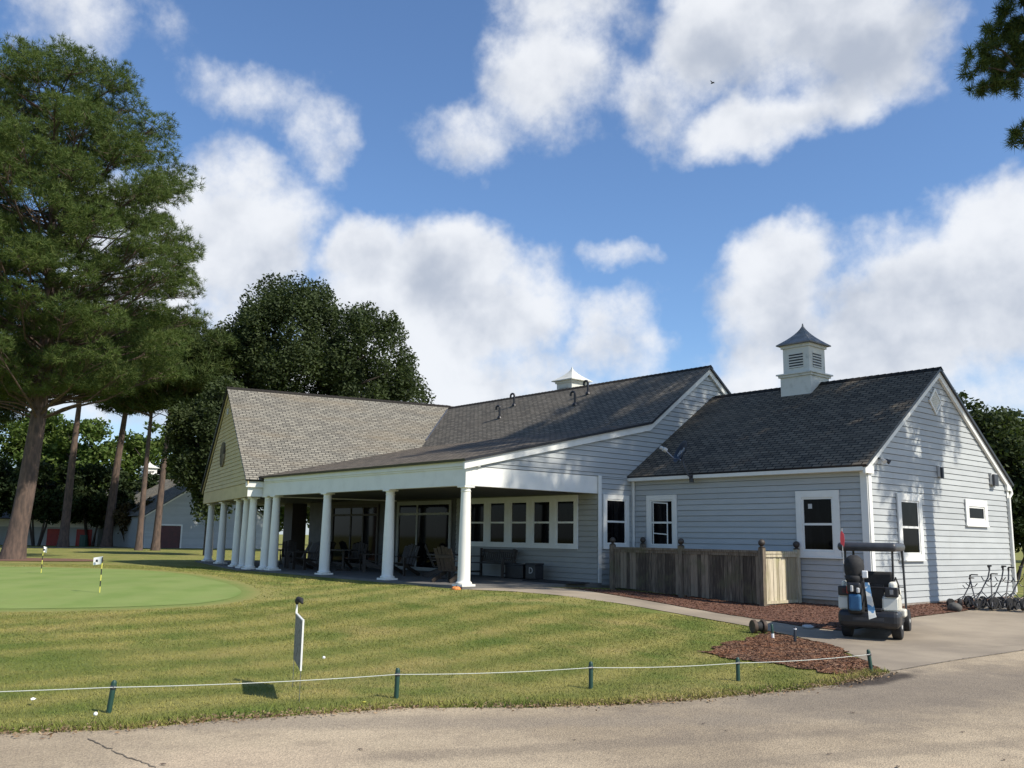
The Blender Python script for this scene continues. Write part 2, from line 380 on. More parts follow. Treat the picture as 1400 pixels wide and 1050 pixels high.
# ------------------------------------------------------------------ mesh helpers
class MB:
    def __init__(s): s.v = []; s.f = []; s.uv = []; s.mi = []; s.M = None; s.cur = 0; s.has_uv = False
    def pt(s, p):
        p = Vector(p)
        s.v.append(s.M @ p if s.M is not None else p); return len(s.v) - 1
    def face(s, pts, uv=None):
        s.f.append([s.pt(p) for p in pts]); s.uv.append(uv); s.mi.append(s.cur)
        if uv: s.has_uv = True
    def box(s, x0, x1, y0, y1, z0, z1):
        x0, x1 = min(x0, x1), max(x0, x1); y0, y1 = min(y0, y1), max(y0, y1); z0, z1 = min(z0, z1), max(z0, z1)
        i = [s.pt(p) for p in ((x0, y0, z0), (x1, y0, z0), (x1, y1, z0), (x0, y1, z0), (x0, y0, z1), (x1, y0, z1), (x1, y1, z1), (x0, y1, z1))]
        for q in ((0, 3, 2, 1), (4, 5, 6, 7), (0, 1, 5, 4), (1, 2, 6, 5), (2, 3, 7, 6), (3, 0, 4, 7)):
            s.f.append([i[k] for k in q]); s.uv.append(None); s.mi.append(s.cur)
        return s
    def bbox(s, x0, x1, y0, y1, z0, z1, b):
        """box with chamfered edges"""
        bm = bmesh.new(); bmesh.ops.create_cube(bm, size=1)
        for v in bm.verts:
            v.co = Vector(((x0 + x1) / 2 + v.co.x * (x1 - x0), (y0 + y1) / 2 + v.co.y * (y1 - y0), (z0 + z1) / 2 + v.co.z * (z1 - z0)))
        bmesh.ops.bevel(bm, geom=bm.edges[:], offset=b, segments=3, affect='EDGES', profile=.5)
        s.add_bm(bm); return s
    def add_bm(s, bm):
        bm.verts.index_update(); o = len(s.v)
        for v in bm.verts: s.pt(v.co)
        for f in bm.faces:
            s.f.append([o + v.index for v in f.verts]); s.uv.append(None); s.mi.append(s.cur)
        bm.free()
    def prism(s, poly, off):
        """poly: 3d points; off: extrusion vector"""
        off = Vector(off); a = [s.pt(p) for p in poly]; b = [s.pt(Vector(p) + off) for p in poly]; k = len(poly)
        fs = [a[::-1], b] + [[a[i], a[(i + 1) % k], b[(i + 1) % k], b[i]] for i in range(k)]
        for f in fs: s.f.append(f); s.uv.append(None); s.mi.append(s.cur)
        return s
    def tube(s, path, rad, n=8, cap=True):
        path = [Vector(p) for p in path]
        if not isinstance(rad, (list, tuple)): rad = [rad] * len(path)
        rings = []; ref = None
        for i, p in enumerate(path):
            t = (path[min(i + 1, len(path) - 1)] - path[max(i - 1, 0)]).normalized()
            if ref is None:
                ref = t.orthogonal().normalized()
            ref = (ref - t * ref.dot(t))
            ref = ref.normalized() if ref.length > 1e-5 else t.orthogonal().normalized()
            bi = t.cross(ref)
            rings.append([s.pt(p + (ref * math.cos(2 * math.pi * k / n) + bi * math.sin(2 * math.pi * k / n)) * rad[i]) for k in range(n)])
        for a, b in zip(rings[:-1], rings[1:]):
            for k in range(n):
                s.f.append([a[k], a[(k + 1) % n], b[(k + 1) % n], b[k]]); s.uv.append(None); s.mi.append(s.cur)
        if cap:
            for r in (rings[0][::-1], rings[-1]):
                s.f.append(list(r)); s.uv.append(None); s.mi.append(s.cur)
        return s
    def lathe(s, prof, c=(0, 0, 0), n=16, sq=False):
        c = Vector(c); rings = []
        for r, z in prof:
            if sq: rings.append([s.pt(c + Vector((a * r, b * r, z))) for a, b in ((-1, -1), (1, -1), (1, 1), (-1, 1))])
            else: rings.append([s.pt(c + Vector((math.cos(2 * math.pi * k / n) * r, math.sin(2 * math.pi * k / n) * r, z))) for k in range(n)])
        k_ = 4 if sq else n
        for a, b in zip(rings[:-1], rings[1:]):
            for k in range(k_):
                s.f.append([a[k], a[(k + 1) % k_], b[(k + 1) % k_], b[k]]); s.uv.append(None); s.mi.append(s.cur)
        for r in (rings[0][::-1], rings[-1]):
            s.f.append(list(r)); s.uv.append(None); s.mi.append(s.cur)
        return s
    def ball(s, c, r, n=12, sz=1.0):
        k = n // 2
        return s.lathe([(max(.001, r * math.sin(math.pi * i / k)), -r * sz * math.cos(math.pi * i / k)) for i in range(k + 1)], c, n)
    def build(s, name, mats, parent=None, smooth=None):
        me = bpy.data.meshes.new(name)
        me.from_pydata([tuple(p) for p in s.v], [], s.f)
        for mt in (mats if isinstance(mats, (list, tuple)) else [mats]): me.materials.append(mt)
        if any(s.mi): me.polygons.foreach_set('material_index', s.mi)
        if s.has_uv:
            lay = me.uv_layers.new(name='UVMap')
            for p, uv in zip(me.polygons, s.uv):
                if uv:
                    for li, c in zip(p.loop_indices, uv): lay.data[li].uv = c
        if smooth is not None:
            bm = bmesh.new(); bm.from_mesh(me); bmesh.ops.recalc_face_normals(bm, faces=bm.faces[:]); bm.to_mesh(me); bm.free()
            me.polygons.foreach_set('use_smooth', [True] * len(me.polygons))
            me.set_sharp_from_angle(angle=math.radians(smooth))
        o = bpy.data.objects.new(name, me); COL.objects.link(o)
        if parent is not None: o.parent = parent
        return o

def np_obj(name, V, k, mt, parent=None):
    """mesh of independent k-gons from an (n*k,3) array"""
    me = bpy.data.meshes.new(name)
    nv = len(V); nf = nv // k
    me.vertices.add(nv); me.vertices.foreach_set('co', np.ascontiguousarray(V, dtype=np.float32).ravel())
    me.loops.add(nv); me.loops.foreach_set('vertex_index', np.arange(nv, dtype=np.int32))
    me.polygons.add(nf); me.polygons.foreach_set('loop_start', np.arange(0, nv, k, dtype=np.int32))
    me.update(calc_edges=True)
    me.materials.append(mt)
    o = bpy.data.objects.new(name, me); COL.objects.link(o)
    if parent is not None: o.parent = parent
    return o

def tag(o, label=None, cat=None, group=None, kind=None):
    for k, v in (('label', label), ('category', cat), ('group', group), ('kind', kind)):
        if v: o[k] = v
    return o

def empty(name, loc=(0, 0, 0), rz=0.0, label=None, cat=None, group=None):
    o = bpy.data.objects.new(name, None); COL.objects.link(o)
    o.location = loc; o.rotation_euler = (0, 0, rz)
    o.empty_display_size = .2
    return tag(o, label, cat, group)

def dup(root, loc, rz, label=None, scale=None):
    r = root.copy(); COL.objects.link(r); r.location = loc; r.rotation_euler = (0, 0, rz)
    if scale: r.scale = (scale,) * 3
    if label: r['label'] = label
    for ch in list(root.children):
        c = ch.copy(); COL.objects.link(c); c.parent = r
        for g in list(ch.children):
            d = g.copy(); COL.objects.link(d); d.parent = c
    return r

def text_mesh(cu, name, parent):
    o = bpy.data.objects.new(name, cu); COL.objects.link(o)
    me = bpy.data.meshes.new_from_object(o.evaluated_get(bpy.context.evaluated_depsgraph_get()))
    bpy.data.objects.remove(o)
    q = bpy.data.objects.new(name, me); COL.objects.link(q); q.parent = parent
    if not me.materials: me.materials.append(M_ROCKG)
    return q
# ------------------------------------------------------------------ the ground
def sst(t):
    t = min(1.0, max(0.0, t)); return t * t * (3 - 2 * t)
def H(x, y):
    s = sst((x - .5) / 5.0)
    t0 = 10 + s * 6.5; t1 = 24.5 + s * .5
    return -.5 + (.44 - .2 * s) * sst((y - t0) / (t1 - t0))
def G(x, y, dz=0.0): return cw(x, y, H(x, y) + dz)

def smooth_poly(P, n=5, closed=True):
    out = []; k = len(P)
    for i in range(k):
        p0, p1, p2, p3 = (np.array(P[(i + j) % k], float) for j in (-1, 0, 1, 2))
        for t in np.arange(0, 1, 1 / n):
            out.append(tuple(.5 * ((2 * p1) + (p2 - p0) * t + (2 * p0 - 5 * p1 + 4 * p2 - p3) * t * t + (3 * p1 - p0 - 3 * p2 + p3) * t ** 3)))
    return out

def in_poly(px, py, poly):
    inside = np.zeros(len(px), bool); k = len(poly)
    for i in range(k):
        x1, y1 = poly[i]; x2, y2 = poly[(i + 1) % k]
        if y1 == y2: continue
        c = ((y1 > py) != (y2 > py)) & (px < (x2 - x1) * (py - y1) / (y2 - y1) + x1)
        inside ^= c
    return inside

GREEN = smooth_poly([(-24, 30.5), (-20.5, 33.0), (-17.98, 33.4), (-15.5, 33.3), (-12.6, 32.3), (-9.9, 29.6), (-7.5, 25.7), (-6.1, 22.6), (-5.6, 20.8), (-5.7, 19.5), (-6.3, 18.6), (-8.2, 17.7), (-10.5, 17.4), (-14, 18.5), (-19, 21), (-24, 25.5)], 4)

def poly_dist(px, py, poly):
    d = np.full(len(px), 1e9); k = len(poly)
    for i in range(k):
        (x1, y1), (x2, y2) = poly[i], poly[(i + 1) % k]
        t = np.clip(((px - x1) * (x2 - x1) + (py - y1) * (y2 - y1)) / ((x2 - x1) ** 2 + (y2 - y1) ** 2 + 1e-12), 0, 1)
        d = np.minimum(d, np.hypot(px - x1 - t * (x2 - x1), py - y1 - t * (y2 - y1)))
    return np.where(in_poly(px, py, poly), d, -d)

def ground_grid():
    def axis(lo, hi, a, b, st):
        mid = list(np.arange(a, b + 1e-6, st)); out = []; s = st; p = a
        while p > lo: s *= 1.35; p -= s; out.append(p)
        out = out[::-1] + mid; s = st; p = b
        while p < hi: s *= 1.35; p += s; out.append(p)
        return out
    xs = axis(-900, 900, -26, 22, .4); ys = axis(-300, 1500, 2, 46, .4)
    b = MB()
    b.v = [G(x, y) for y in ys for x in xs]
    w = len(xs)
    b.f = [[j * w + i, j * w + i + 1, (j + 1) * w + i + 1, (j + 1) * w + i] for j in range(len(ys) - 1) for i in range(w - 1)]
    b.uv = [None] * len(b.f); b.mi = [0] * len(b.f)
    o = b.build('lawn_ground', M_GRASS)
    gx = np.array([x for y in ys for x in xs]); gy = np.array([y for y in ys for x in xs])
    a = o.data.attributes.new('turf', 'FLOAT', 'POINT'); a.data.foreach_set('value', np.clip(.5 + poly_dist(gx, gy, GREEN) / 1.7, 0, 1).astype(np.float32))
    o.data.polygons.foreach_set('use_smooth', [True] * len(o.data.polygons))
    return tag(o, kind='structure')
ground_grid()

def ragged(P, amp, step, rng):
    out = []
    for i in range(len(P)):
        a = np.array(P[i]); b = np.array(P[(i + 1) % len(P)]); L = np.hypot(*(b - a)); k = max(1, int(L / step))
        nrm = np.array([-(b - a)[1], (b - a)[0]]) / max(L, 1e-6)
        for j in range(k):
            out.append(tuple(a + (b - a) * j / k + nrm * rng.uniform(-amp, amp)))
    return out

def sheet(name, poly, mt, dz, step=.4):
    """a ground sheet lying dz above the terrain"""
    P = np.array(poly); x0, y0 = P.min(0); x1, y1 = P.max(0)
    gx, gy = np.meshgrid(np.arange(x0, x1, step), np.arange(y0, y1, step))
    gx, gy = gx.ravel(), gy.ravel()
    ok = in_poly(gx, gy, poly)
    pts = [Vector(p) for p in poly] + [Vector((a, b)) for a, b in zip(gx[ok], gy[ok])]
    k = len(poly)
    r = delaunay_2d_cdt(pts, [(i, (i + 1) % k) for i in range(k)], [], 1, 1e-4)
    b = MB(); b.v = [G(p.x, p.y, dz) for p in r[0]]; b.f = [list(f) for f in r[2]]
    b.uv = [None] * len(b.f); b.mi = [0] * len(b.f)
    o = b.build(name, mt); o.data.polygons.foreach_set('use_smooth', [True] * len(o.data.polygons))
    return tag(o, kind='structure')

rng = random.Random(5)
ROAD_EDGE = [(-30, 2.2), (-16, 5.6), (-9, 7.3), (-4.41, 8.33), (-3.89, 8.44), (-3.37, 8.6), (-2.72, 9.05), (-1.96, 9.37), (-1.08, 9.83), (.06, 9.94), (1.23, 10.22), (2.01, 10.55), (2.77, 11.01), (3.49, 11.38), (4.1, 11.88), (4.83, 12.57), (5.22, 13.01)]
re_r = []
for a, b_ in zip(ROAD_EDGE[:-1], ROAD_EDGE[1:]):
    k = max(1, int(math.hypot(b_[0] - a[0], b_[1] - a[1]) / .14))
    for j in range(k):
        t = j / k; re_r.append((a[0] + (b_[0] - a[0]) * t + rng.uniform(-.05, .05), a[1] + (b_[1] - a[1]) * t + rng.uniform(-.07, .07)))
re_r.append(ROAD_EDGE[-1])
ROAD = re_r + [(6.73, 14.32), (8.74, 15.93), (14, 20.0), (24, 27.5), (40, 30), (40, -20), (-30, -20)]
sheet('asphalt_road', ROAD, M_ASPH, .008, .8)
PATH_L = [(-1.03, 23.5), (.09, 23.1), (1.13, 22.36), (2.58, 21.3), (3.85, 20.12), (4.82, 19.0), (5.07, 18.31), (5.36, 17.62), (5.54, 16.34), (5.45, 14.76), (5.22, 13.01)]
PATH_R = [(1.45, 25.1), (1.94, 24.7), (2.83, 23.31), (4.15, 21.63), (4.94, 20.69), (5.63, 19.75), (6.09, 18.9), (6.6, 18.45), (7.4, 19.2), (8.84, 20.74), (9.85, 21.53), (10.95, 22.37), (11.9, 23.4)]
DRIVE = PATH_L + [(6.73, 14.32), (8.74, 15.93), (14, 20.0), (24, 27.5), (30, 36), (22, 33), (14.5, 27.0)] + PATH_R[::-1] + [(.9, 25.2), (-.8, 24.2)]
sheet('concrete_walk', DRIVE, M_CONC, .012, .4)
BED = ragged([(1.45, 25.1), (1.94, 24.7), (2.83, 23.31), (4.15, 21.63), (4.94, 20.69), (5.63, 19.75), (6.09, 18.9), (6.6, 18.45), (7.4, 19.2), (8.84, 20.74), (9.85, 21.53), (10.95, 22.37), (11.9, 23.4), (14.6, 27.2), (13.6, 27.4), (8.3, 23.4), (3.4, 26.0)], .04, .15, rng)
sheet('mulch_bed', BED, M_MULCH, .026, .3)
NEARBED = ragged([(3.05, 14.79), (3.64, 16.0), (4.24, 16.72), (4.8, 17.6), (5.07, 18.1), (5.36, 17.5), (5.52, 16.34), (5.43, 14.76), (5.22, 13.05), (4.83, 12.62), (4.3, 12.9), (3.95, 13.55), (3.55, 13.95), (3.3, 14.35)], .11, .16, rng)
sheet('mulch_corner', NEARBED, M_MULCH2, .02, .2)
gc = np.mean(np.array(GREEN), 0)
sheet('putting_green', ragged([tuple(gc + (np.array(p) - gc) - (np.array(p) - gc) / np.hypot(*(np.array(p) - gc)) * .55) for p in GREEN], .0, .3, rng), M_GREENT, .006, .8)
FARPATH = [(-75, 62.5), (-52, 64.5), (-38.6, 66.5), (-26.3, 79.0), (-10, 96), (-8, 94), (-24.8, 77.0), (-37.5, 64.8), (-52, 62.6), (-75, 60.5)]
sheet('far_cart_path', FARPATH, M_CONC, .012, 2.0)
PINEBED = smooth_poly([(-25.5, 40.2), (-23.5, 38.7), (-20.5, 38.6), (-18.0, 39.8), (-18.2, 41.6), (-21, 43), (-25, 42.6)], 4)
sheet('pine_straw_bed', ragged(PINEBED, .06, .2, rng), M_MULCH2, .02, .5)
M_PATCH = mat('crack_filler', (.11, .09, .068), (.17, .14, .10), .9, 2.4, 6, .4, 50)
def crack(name, pts, w=.012):
    P = []; q = []
    r = random.Random(len(pts) * 7 + int(pts[0][1] * 10))
    for a, b_ in zip(pts[:-1], pts[1:]):
        k = max(2, int(math.hypot(b_[0] - a[0], b_[1] - a[1]) / .06))
        for j in range(k):
            t = j / k; x = a[0] + (b_[0] - a[0]) * t + r.uniform(-.02, .02); y = a[1] + (b_[1] - a[1]) * t + r.uniform(-.02, .02)
            ww = w * r.uniform(.3, 1.2); P.append((x, y + ww)); q.append((x, y - ww))
    return sheet(name, P + q[::-1], M_PATCH, .013, 5)
crack('road_crack', [(-3.55, 8.15), (-3.05, 7.6), (-2.55, 7.15), (-2.2, 6.75)], .010)
crack('road_crack', [(.1, 7.0), (.55, 7.2), (.9, 7.22)], .010)
crack('road_crack', [(5.26, 13.06), (6.73, 14.36), (8.74, 15.97), (12, 18.5)], .018)
crack('walk_crack', [(6.0, 17.3), (6.5, 16.3), (8.2, 16.2), (10.5, 17.6)], .008)
crack('walk_joint', [(7.3, 19.05), (8.6, 18.0), (10.2, 16.95)], .008)
crack('walk_joint', [(9.6, 21.3), (11.6, 19.9), (13.0, 19.1)], .008)

# grass blades and bark chips (uncountable)
def blades():
    r = np.random.default_rng(3)
    def sample(n, x0, x1, y0, y1, h, w, dens=None):
        x = r.uniform(x0, x1, n); y = r.uniform(y0, y1, n)
        ok = np.abs(x) < .60 * y + .6
        for P in (ROAD, DRIVE, BED, NEARBED, GREEN): ok &= ~in_poly(x, y, P)
        Xw = EYE.x + x * .6505 - y * .7594; Yw = EYE.y + x * .7594 + y * .6505
        ok &= ~((Yw > -.35) & (Xw < .3))
        x, y = x[ok], y[ok]
        return x, y, np.full(len(x), h), np.full(len(x), w)
    sets = [sample(150000, -8, 6.5, 8.0, 14, .020, .0045), sample(110000, -10, 6, 14, 20, .022, .007), sample(70000, -18, 3, 20, 36, .026, .012)]
    # taller fringe along the road
    ex, ey = [], []
    for a, b_ in zip(ROAD_EDGE[2:-1], ROAD_EDGE[3:]):
        L = math.hypot(b_[0] - a[0], b_[1] - a[1]); k = int(L * 1300)
        t = r.uniform(0, 1, k); d = np.abs(r.normal(0, .16, k)) - .05
        nx, ny = -(b_[1] - a[1]) / L, (b_[0] - a[0]) / L
        ex.append(a[0] + (b_[0] - a[0]) * t + nx * d); ey.append(a[1] + (b_[1] - a[1]) * t + ny * d)
    ex, ey = np.concatenate(ex), np.concatenate(ey)
    keep = r.uniform(0, 1, len(ex)) < (.35 + .65 * (np.sin(ex * 2.1) * np.sin(ex * .9 + 1) * .5 + .5))
    ex, ey = ex[keep], ey[keep]
    sets.append((ex, ey, r.uniform(.04, .085, len(ex)), np.full(len(ex), .006)))
    x, y, h, w = (np.concatenate([s[i] for s in sets]) for i in range(4))
    z = np.array([H(a, b_) for a, b_ in zip(x, y)])
    n = len(x)
    base = np.stack([EYE.x + x * .6505 - y * .7594, EYE.y + x * .7594 + y * .6505, z + .002], 1)
    an = r.uniform(0, 2 * np.pi, n); side = np.stack([np.cos(an), np.sin(an), np.zeros(n)], 1) * w[:, None]
    hh = h * r.uniform(.4, 1.25, n)
    an2 = r.uniform(0, 2 * np.pi, n); lean = r.uniform(.2, 1.0, n) * hh
    tip = base + np.stack([np.cos(an2) * lean, np.sin(an2) * lean, hh], 1)
    V = np.stack([base - side, base + side, tip], 1).reshape(-1, 3)
    tag(np_obj('grass_blades', V, 3, M_BLADE), 'short mown grass blades on the lawn', 'grass', kind='stuff')
blades()

def chips(name, polys, n, mts, zoff, seed):
    r = np.random.default_rng(seed); X, Y = [], []
    for P in polys:
        A = np.array(P); x = r.uniform(A[:, 0].min(), A[:, 0].max(), n); y = r.uniform(A[:, 1].min(), A[:, 1].max(), n)
        ok = in_poly(x, y, P); X.append(x[ok]); Y.append(y[ok])
    x, y = np.concatenate(X), np.concatenate(Y); k = len(x)
    z = np.array([H(a, b_) for a, b_ in zip(x, y)]) + zoff
    c = np.stack([EYE.x + x * .6505 - y * .7594, EYE.y + x * .7594 + y * .6505, z], 1)
    a = r.normal(size=(k, 3)); a[:, 2] *= .16; a /= np.linalg.norm(a, axis=1)[:, None]
    b_ = np.cross(a, r.normal(size=(k, 3))); b_ /= np.linalg.norm(b_, axis=1)[:, None]
    L = r.uniform(.010, .028, k)[:, None]; W = r.uniform(.003, .008, k)[:, None]
    V = np.stack([c - a * L - b_ * W, c + a * L - b_ * W, c + a * L + b_ * W, c - a * L + b_ * W], 1).reshape(-1, 3)
    return np_obj(name, V, 4, mts)
M_CHIP = leaf_mat('bark_chip', (.085, .04, .026), (.15, .07, .04), (.24, .15, .10), 0.0, 3)
M_CHIP2 = leaf_mat('straw_chip', (.21, .098, .052), (.14, .080, .052), (.29, .18, .11), 0.0, 3)
tag(chips('bark_chips', [BED], 40000, M_CHIP, .030, 4), 'brown bark chips in the bed along the wall', 'mulch', kind='stuff')
tag(chips('straw_chips', [NEARBED], 24000, M_CHIP2, .023, 6), 'red pine straw scattered in the corner bed by the road', 'mulch', kind='stuff')

def litter():
    r = np.random.default_rng(12); X, Y = [], []
    for a, b_ in zip(ROAD_EDGE[2:-1], ROAD_EDGE[3:]):
        L = math.hypot(b_[0] - a[0], b_[1] - a[1]); k = int(L * 420); t = r.uniform(0, 1, k); d = r.normal(.0, .11, k)
        X.append(a[0] + (b_[0] - a[0]) * t - (b_[1] - a[1]) / L * d); Y.append(a[1] + (b_[1] - a[1]) * t + (b_[0] - a[0]) / L * d)
    x, y = np.concatenate(X), np.concatenate(Y); ok = r.uniform(0, 1, len(x)) < .25 + .75 * (np.sin(x * 3.1) * np.sin(x * 1.3 + 2) * .5 + .5); x, y = x[ok], y[ok]; k = len(x)
    c = np.stack([EYE.x + x * .6505 - y * .7594, EYE.y + x * .7594 + y * .6505, np.array([H(a, b_) for a, b_ in zip(x, y)]) + .018 + r.uniform(0, .02, k)], 1)
    a = r.normal(size=(k, 3)); a[:, 2] *= .3; a /= np.linalg.norm(a, axis=1)[:, None]
    b_ = np.cross(a, r.normal(size=(k, 3))); b_ /= np.linalg.norm(b_, axis=1)[:, None]
    L = r.uniform(.01, .035, k)[:, None]; W = r.uniform(.004, .012, k)[:, None]
    V = np.stack([c - a * L, c + b_ * W, c + a * L, c - b_ * W], 1).reshape(-1, 3)
    tag(np_obj('leaf_litter', V, 4, leaf_mat('dead_leaf', (.16, .10, .055), (.24, .165, .10), (.38, .29, .18), 0.0, 3)), 'brown dead leaves and straw along the edge of the road', 'leaf litter', kind='stuff')
litter()

# ------------------------------------------------------------------ the clubhouse
club = empty('clubhouse', (0, 0, 0), 0, 'long grey clapboard clubhouse with white columned porch and shingled gable roofs', 'clubhouse')

def clip_z(poly, z0, z1):
    for zc, sgn in ((z0, 1), (z1, -1)):
        out = []
        for i in range(len(poly)):
            a, b_ = poly[i], poly[(i + 1) % len(poly)]
            ia, ib = sgn * (a[1] - zc) >= -1e-9, sgn * (b_[1] - zc) >= -1e-9
            if ia: out.append(a)
            if ia != ib:
                t = (zc - a[1]) / (b_[1] - a[1]); out.append((a[0] + t * (b_[0] - a[0]), zc))
        poly = out
        if len(poly) < 3: return []
    return poly

class Frame:
    def __init__(s, P, sd, n): s.P = Vector(P); s.sd = Vector(sd); s.n = Vector(n)
    def __call__(s, a, z, o=0.0): return s.P + s.sd * a + Vector((0, 0, z)) + s.n * o
    def box(s, b, a0, a1, z0, z1, o0, o1):
        b.prism([s(a0, z0, o0), s(a1, z0, o0), s(a1, z1, o0), s(a0, z1, o0)], s.n * (o1 - o0))

def siding(b, fr, poly, ex=.155, zb=-.22, gap=.011):
    zmax = max(p[1] for p in poly); k = 0
    z = zb
    while z < zmax:
        q = clip_z(poly, z, z + ex - gap)
        if len(q) >= 3:
            b.face([fr(s_, zz, .028 - .020 * (zz - z) / ex) for s_, zz in q])
            bot = [p for p in q if abs(p[1] - z) < 1e-6]
            if len(bot) >= 2:
                s0, s1 = min(p[0] for p in bot), max(p[0] for p in bot)
                b.face([fr(s0, z, -.035), fr(s1, z, -.035), fr(s1, z, .028), fr(s0, z, .028)])
        z += ex

F_WF = Frame((0, 6.45, 0), (1, 0, 0), (0, -1, 0))       # wing front
F_WE = Frame((7.58, 6.45, 0), (0, 1, 0), (1, 0, 0))     # wing gable end
F_MS = Frame((0, 0, 0), (0, 1, 0), (1, 0, 0))           # main gable side
F_PB = Frame((-17.4, 4.95, 0), (1, 0, 0), (0, -1, 0))   # porch back wall
AL = math.radians(14.0)
A0 = Vector((-12.0, -.46, 0)); DP = Vector((-math.cos(AL), math.sin(AL), 0)); DN = Vector((math.sin(AL), math.cos(AL), 0))
F_BG = Frame(A0, DP, -DN)                               # pavilion gable face
BW = 10.5

W_L = 8.32   # wing width
b = MB()
siding(b, F_WF, [(0, -.14), (7.58, -.14), (7.58, 3.05), (0, 3.05)])
siding(b, F_WE, [(0, -.2), (W_L, -.2), (W_L, 3.12), (4.05, 5.88), (0, 3.12)])
siding(b, F_MS, [(4.97, -.1), (6.45, -.1), (6.45, 3.08), (4.97, 3.08)])
siding(b, F_MS, [(0.05, 3.09), (7.19, 3.09), (7.19, 4.76)])
siding(b, F_MS, [(7.19, 3.09), (15.2, 3.09), (10.25, 6.88), (7.19, 4.76)])
b.build('siding', M_SID, club)
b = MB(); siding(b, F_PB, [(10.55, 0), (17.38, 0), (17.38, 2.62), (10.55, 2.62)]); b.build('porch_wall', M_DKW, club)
b = MB(); F_PB.box(b, 0, 10.54, 0, 2.62, -.03, .02); b.build('shade_darkened_wall', M_SHADEWALL, club)  # same back wall, coloured darker for the shade at its far end
b = MB(); siding(b, F_BG, [(.1, 3.02), (BW - .1, 3.02), (BW / 2, 6.92)]); b.build('pavilion_gable', M_SIDT, club)
# solid wall cores behind the boards (also the unseen sides)
b = MB()
b.box(.02, 7.54, 6.49, 14.76, -.3, 3.06)
b.prism([(7.54, 6.49, 3.06), (7.54, 14.76, 3.06), (7.54, 10.5, 5.86)], (-7.5, 0, 0))
b.box(-17.36, -.04, 4.99, 15.6, -.3, 3.06)
b.prism([(-.04, .06, 3.09), (-.04, 7.19, 3.09), (-.04, 15.2, 3.09), (-.04, 10.25, 6.86), (-.04, 7.19, 4.74)], (-12.6, 0, 0))
b.prism([A0 + DN * .04 + Vector((0, 0, 3.02)), A0 + DP * BW + DN * .04 + Vector((0, 0, 3.02)), A0 + DP * BW / 2 + DN * .04 + Vector((0, 0, 6.9))], DN * 9.8)
b.build('wall_core', M_DKW, club)
b = MB()
b.box(.0, 7.6, 6.47, 14.7, -.75, -.16); b.box(-.02, .01, 4.98, 6.5, -.6, -.11)
b.build('foundation', M_FOUND, club)

# roofs: each is a slab with shingle uvs on top
def slab(b, pts, th=.07, eave=None):
    """pts: roof outline, first edge is the eave; uv along the eave and up the slope"""
    pts = [Vector(p) for p in pts]
    e = (pts[1] - pts[0]).normalized(); nr = (pts[1] - pts[0]).cross(pts[2] - pts[0]).normalized()
    if nr.z < 0: nr = -nr
    upv = nr.cross(e)
    if upv.z < 0: upv = -upv
    uv = [((p - pts[0]).dot(e), (p - pts[0]).dot(upv)) for p in pts]
    b.cur = 0; b.face(pts, uv)
    low = [p - nr * th for p in pts]
    b.cur = 1; b.face(low[::-1])
    for i in range(len(pts)):
        j = (i + 1) % len(pts); b.face([pts[i], pts[j], low[j], low[i]])
    b.cur = 0
XR = .16
b = MB(); slab(b, [(XR, 7.19, 4.90), (-16.2, 7.19, 4.90), (-14.9, 10.25, 7.10), (XR, 10.25, 7.10)]); slab(b, [(XR, 15.7, 3.14), (-17.5, 15.7, 3.14), (-17.5, 10.25, 7.10), (XR, 10.25, 7.10)])
b.build('main_roof', [M_SHM, M_BLKP], club)
b = MB(); slab(b, [(XR, -.17, 3.255), (-12.4, -.17, 3.255), (-15.5, 7.19, 4.90), (XR, 7.19, 4.90)]); b.build('porch_roof', [M_SHP, M_BLKP], club)
b = MB(); slab(b, [(7.74, 6.16, 3.13), (.03, 6.16, 3.13), (.03, 10.5, 6.08), (7.74, 10.5, 6.08)]); slab(b, [(7.74, 14.95, 3.07), (.03, 14.95, 3.07), (.03, 10.5, 6.08), (7.74, 10.5, 6.08)])
b.build('wing_roof', [M_SHW, M_BLKP], club)
def bp(s_, n_, z): return A0 + DP * s_ + DN * n_ + Vector((0, 0, z))
b = MB(); slab(b, [bp(-.22, -.14, 3.13), bp(-.22, 10.0, 3.13), bp(BW / 2, 10.0, 7.2), bp(BW / 2, -.14, 7.2)]); slab(b, [bp(BW + .22, -.14, 3.13), bp(BW + .22, 10.0, 3.13), bp(BW / 2, 10.0, 7.2), bp(BW / 2, -.14, 7.2)])
b.build('pavilion_roof', [M_SHL, M_BLKP], club)
# ridge caps
b = MB()
for p, q in (((XR + .01, 10.25, 7.105), (-14.7, 10.25, 7.105)), ((7.75, 10.5, 6.085), (.1, 10.5, 6.085)), (bp(BW / 2, -.15, 7.205), bp(BW / 2, 10, 7.205))):
    b = MB(); p, q = Vector(p), Vector(q); d = (q - p).normalized(); sd = d.cross(Vector((0, 0, 1)))
    k = int((q - p).length / .2)
    for i in range(k):
        a = p + d * (i * .2); c = p + d * (i * .2 + .23)
        b.face([a + sd * .14 - Vector((0, 0, .085)), c + sd * .14 - Vector((0, 0, .097)), c + Vector((0, 0, .010)), a + Vector((0, 0, .024))])
        b.face([a - sd * .14 - Vector((0, 0, .085)), c - sd * .14 - Vector((0, 0, .097)), c + Vector((0, 0, .010)), a + Vector((0, 0, .024))])
    b.build('ridge_cap', M_SHW, club)
# valley flashing between pavilion roof and main roof
b = MB()
def valley(z):
    s_ = -.22 + (z - 3.13) / ((7.2 - 3.13) / (BW / 2 + .22)); y = 7.19 + (z - 4.90) / ((7.10 - 4.90) / 3.06)
    q = A0 + DP * s_; return q + DN * ((y - q.y) / DN.y) + Vector((0, 0, z + .012))
b.tube([valley(5.2), valley(6.95)], .035, 6); b.build('valley_flashing', M_STEEL, club)

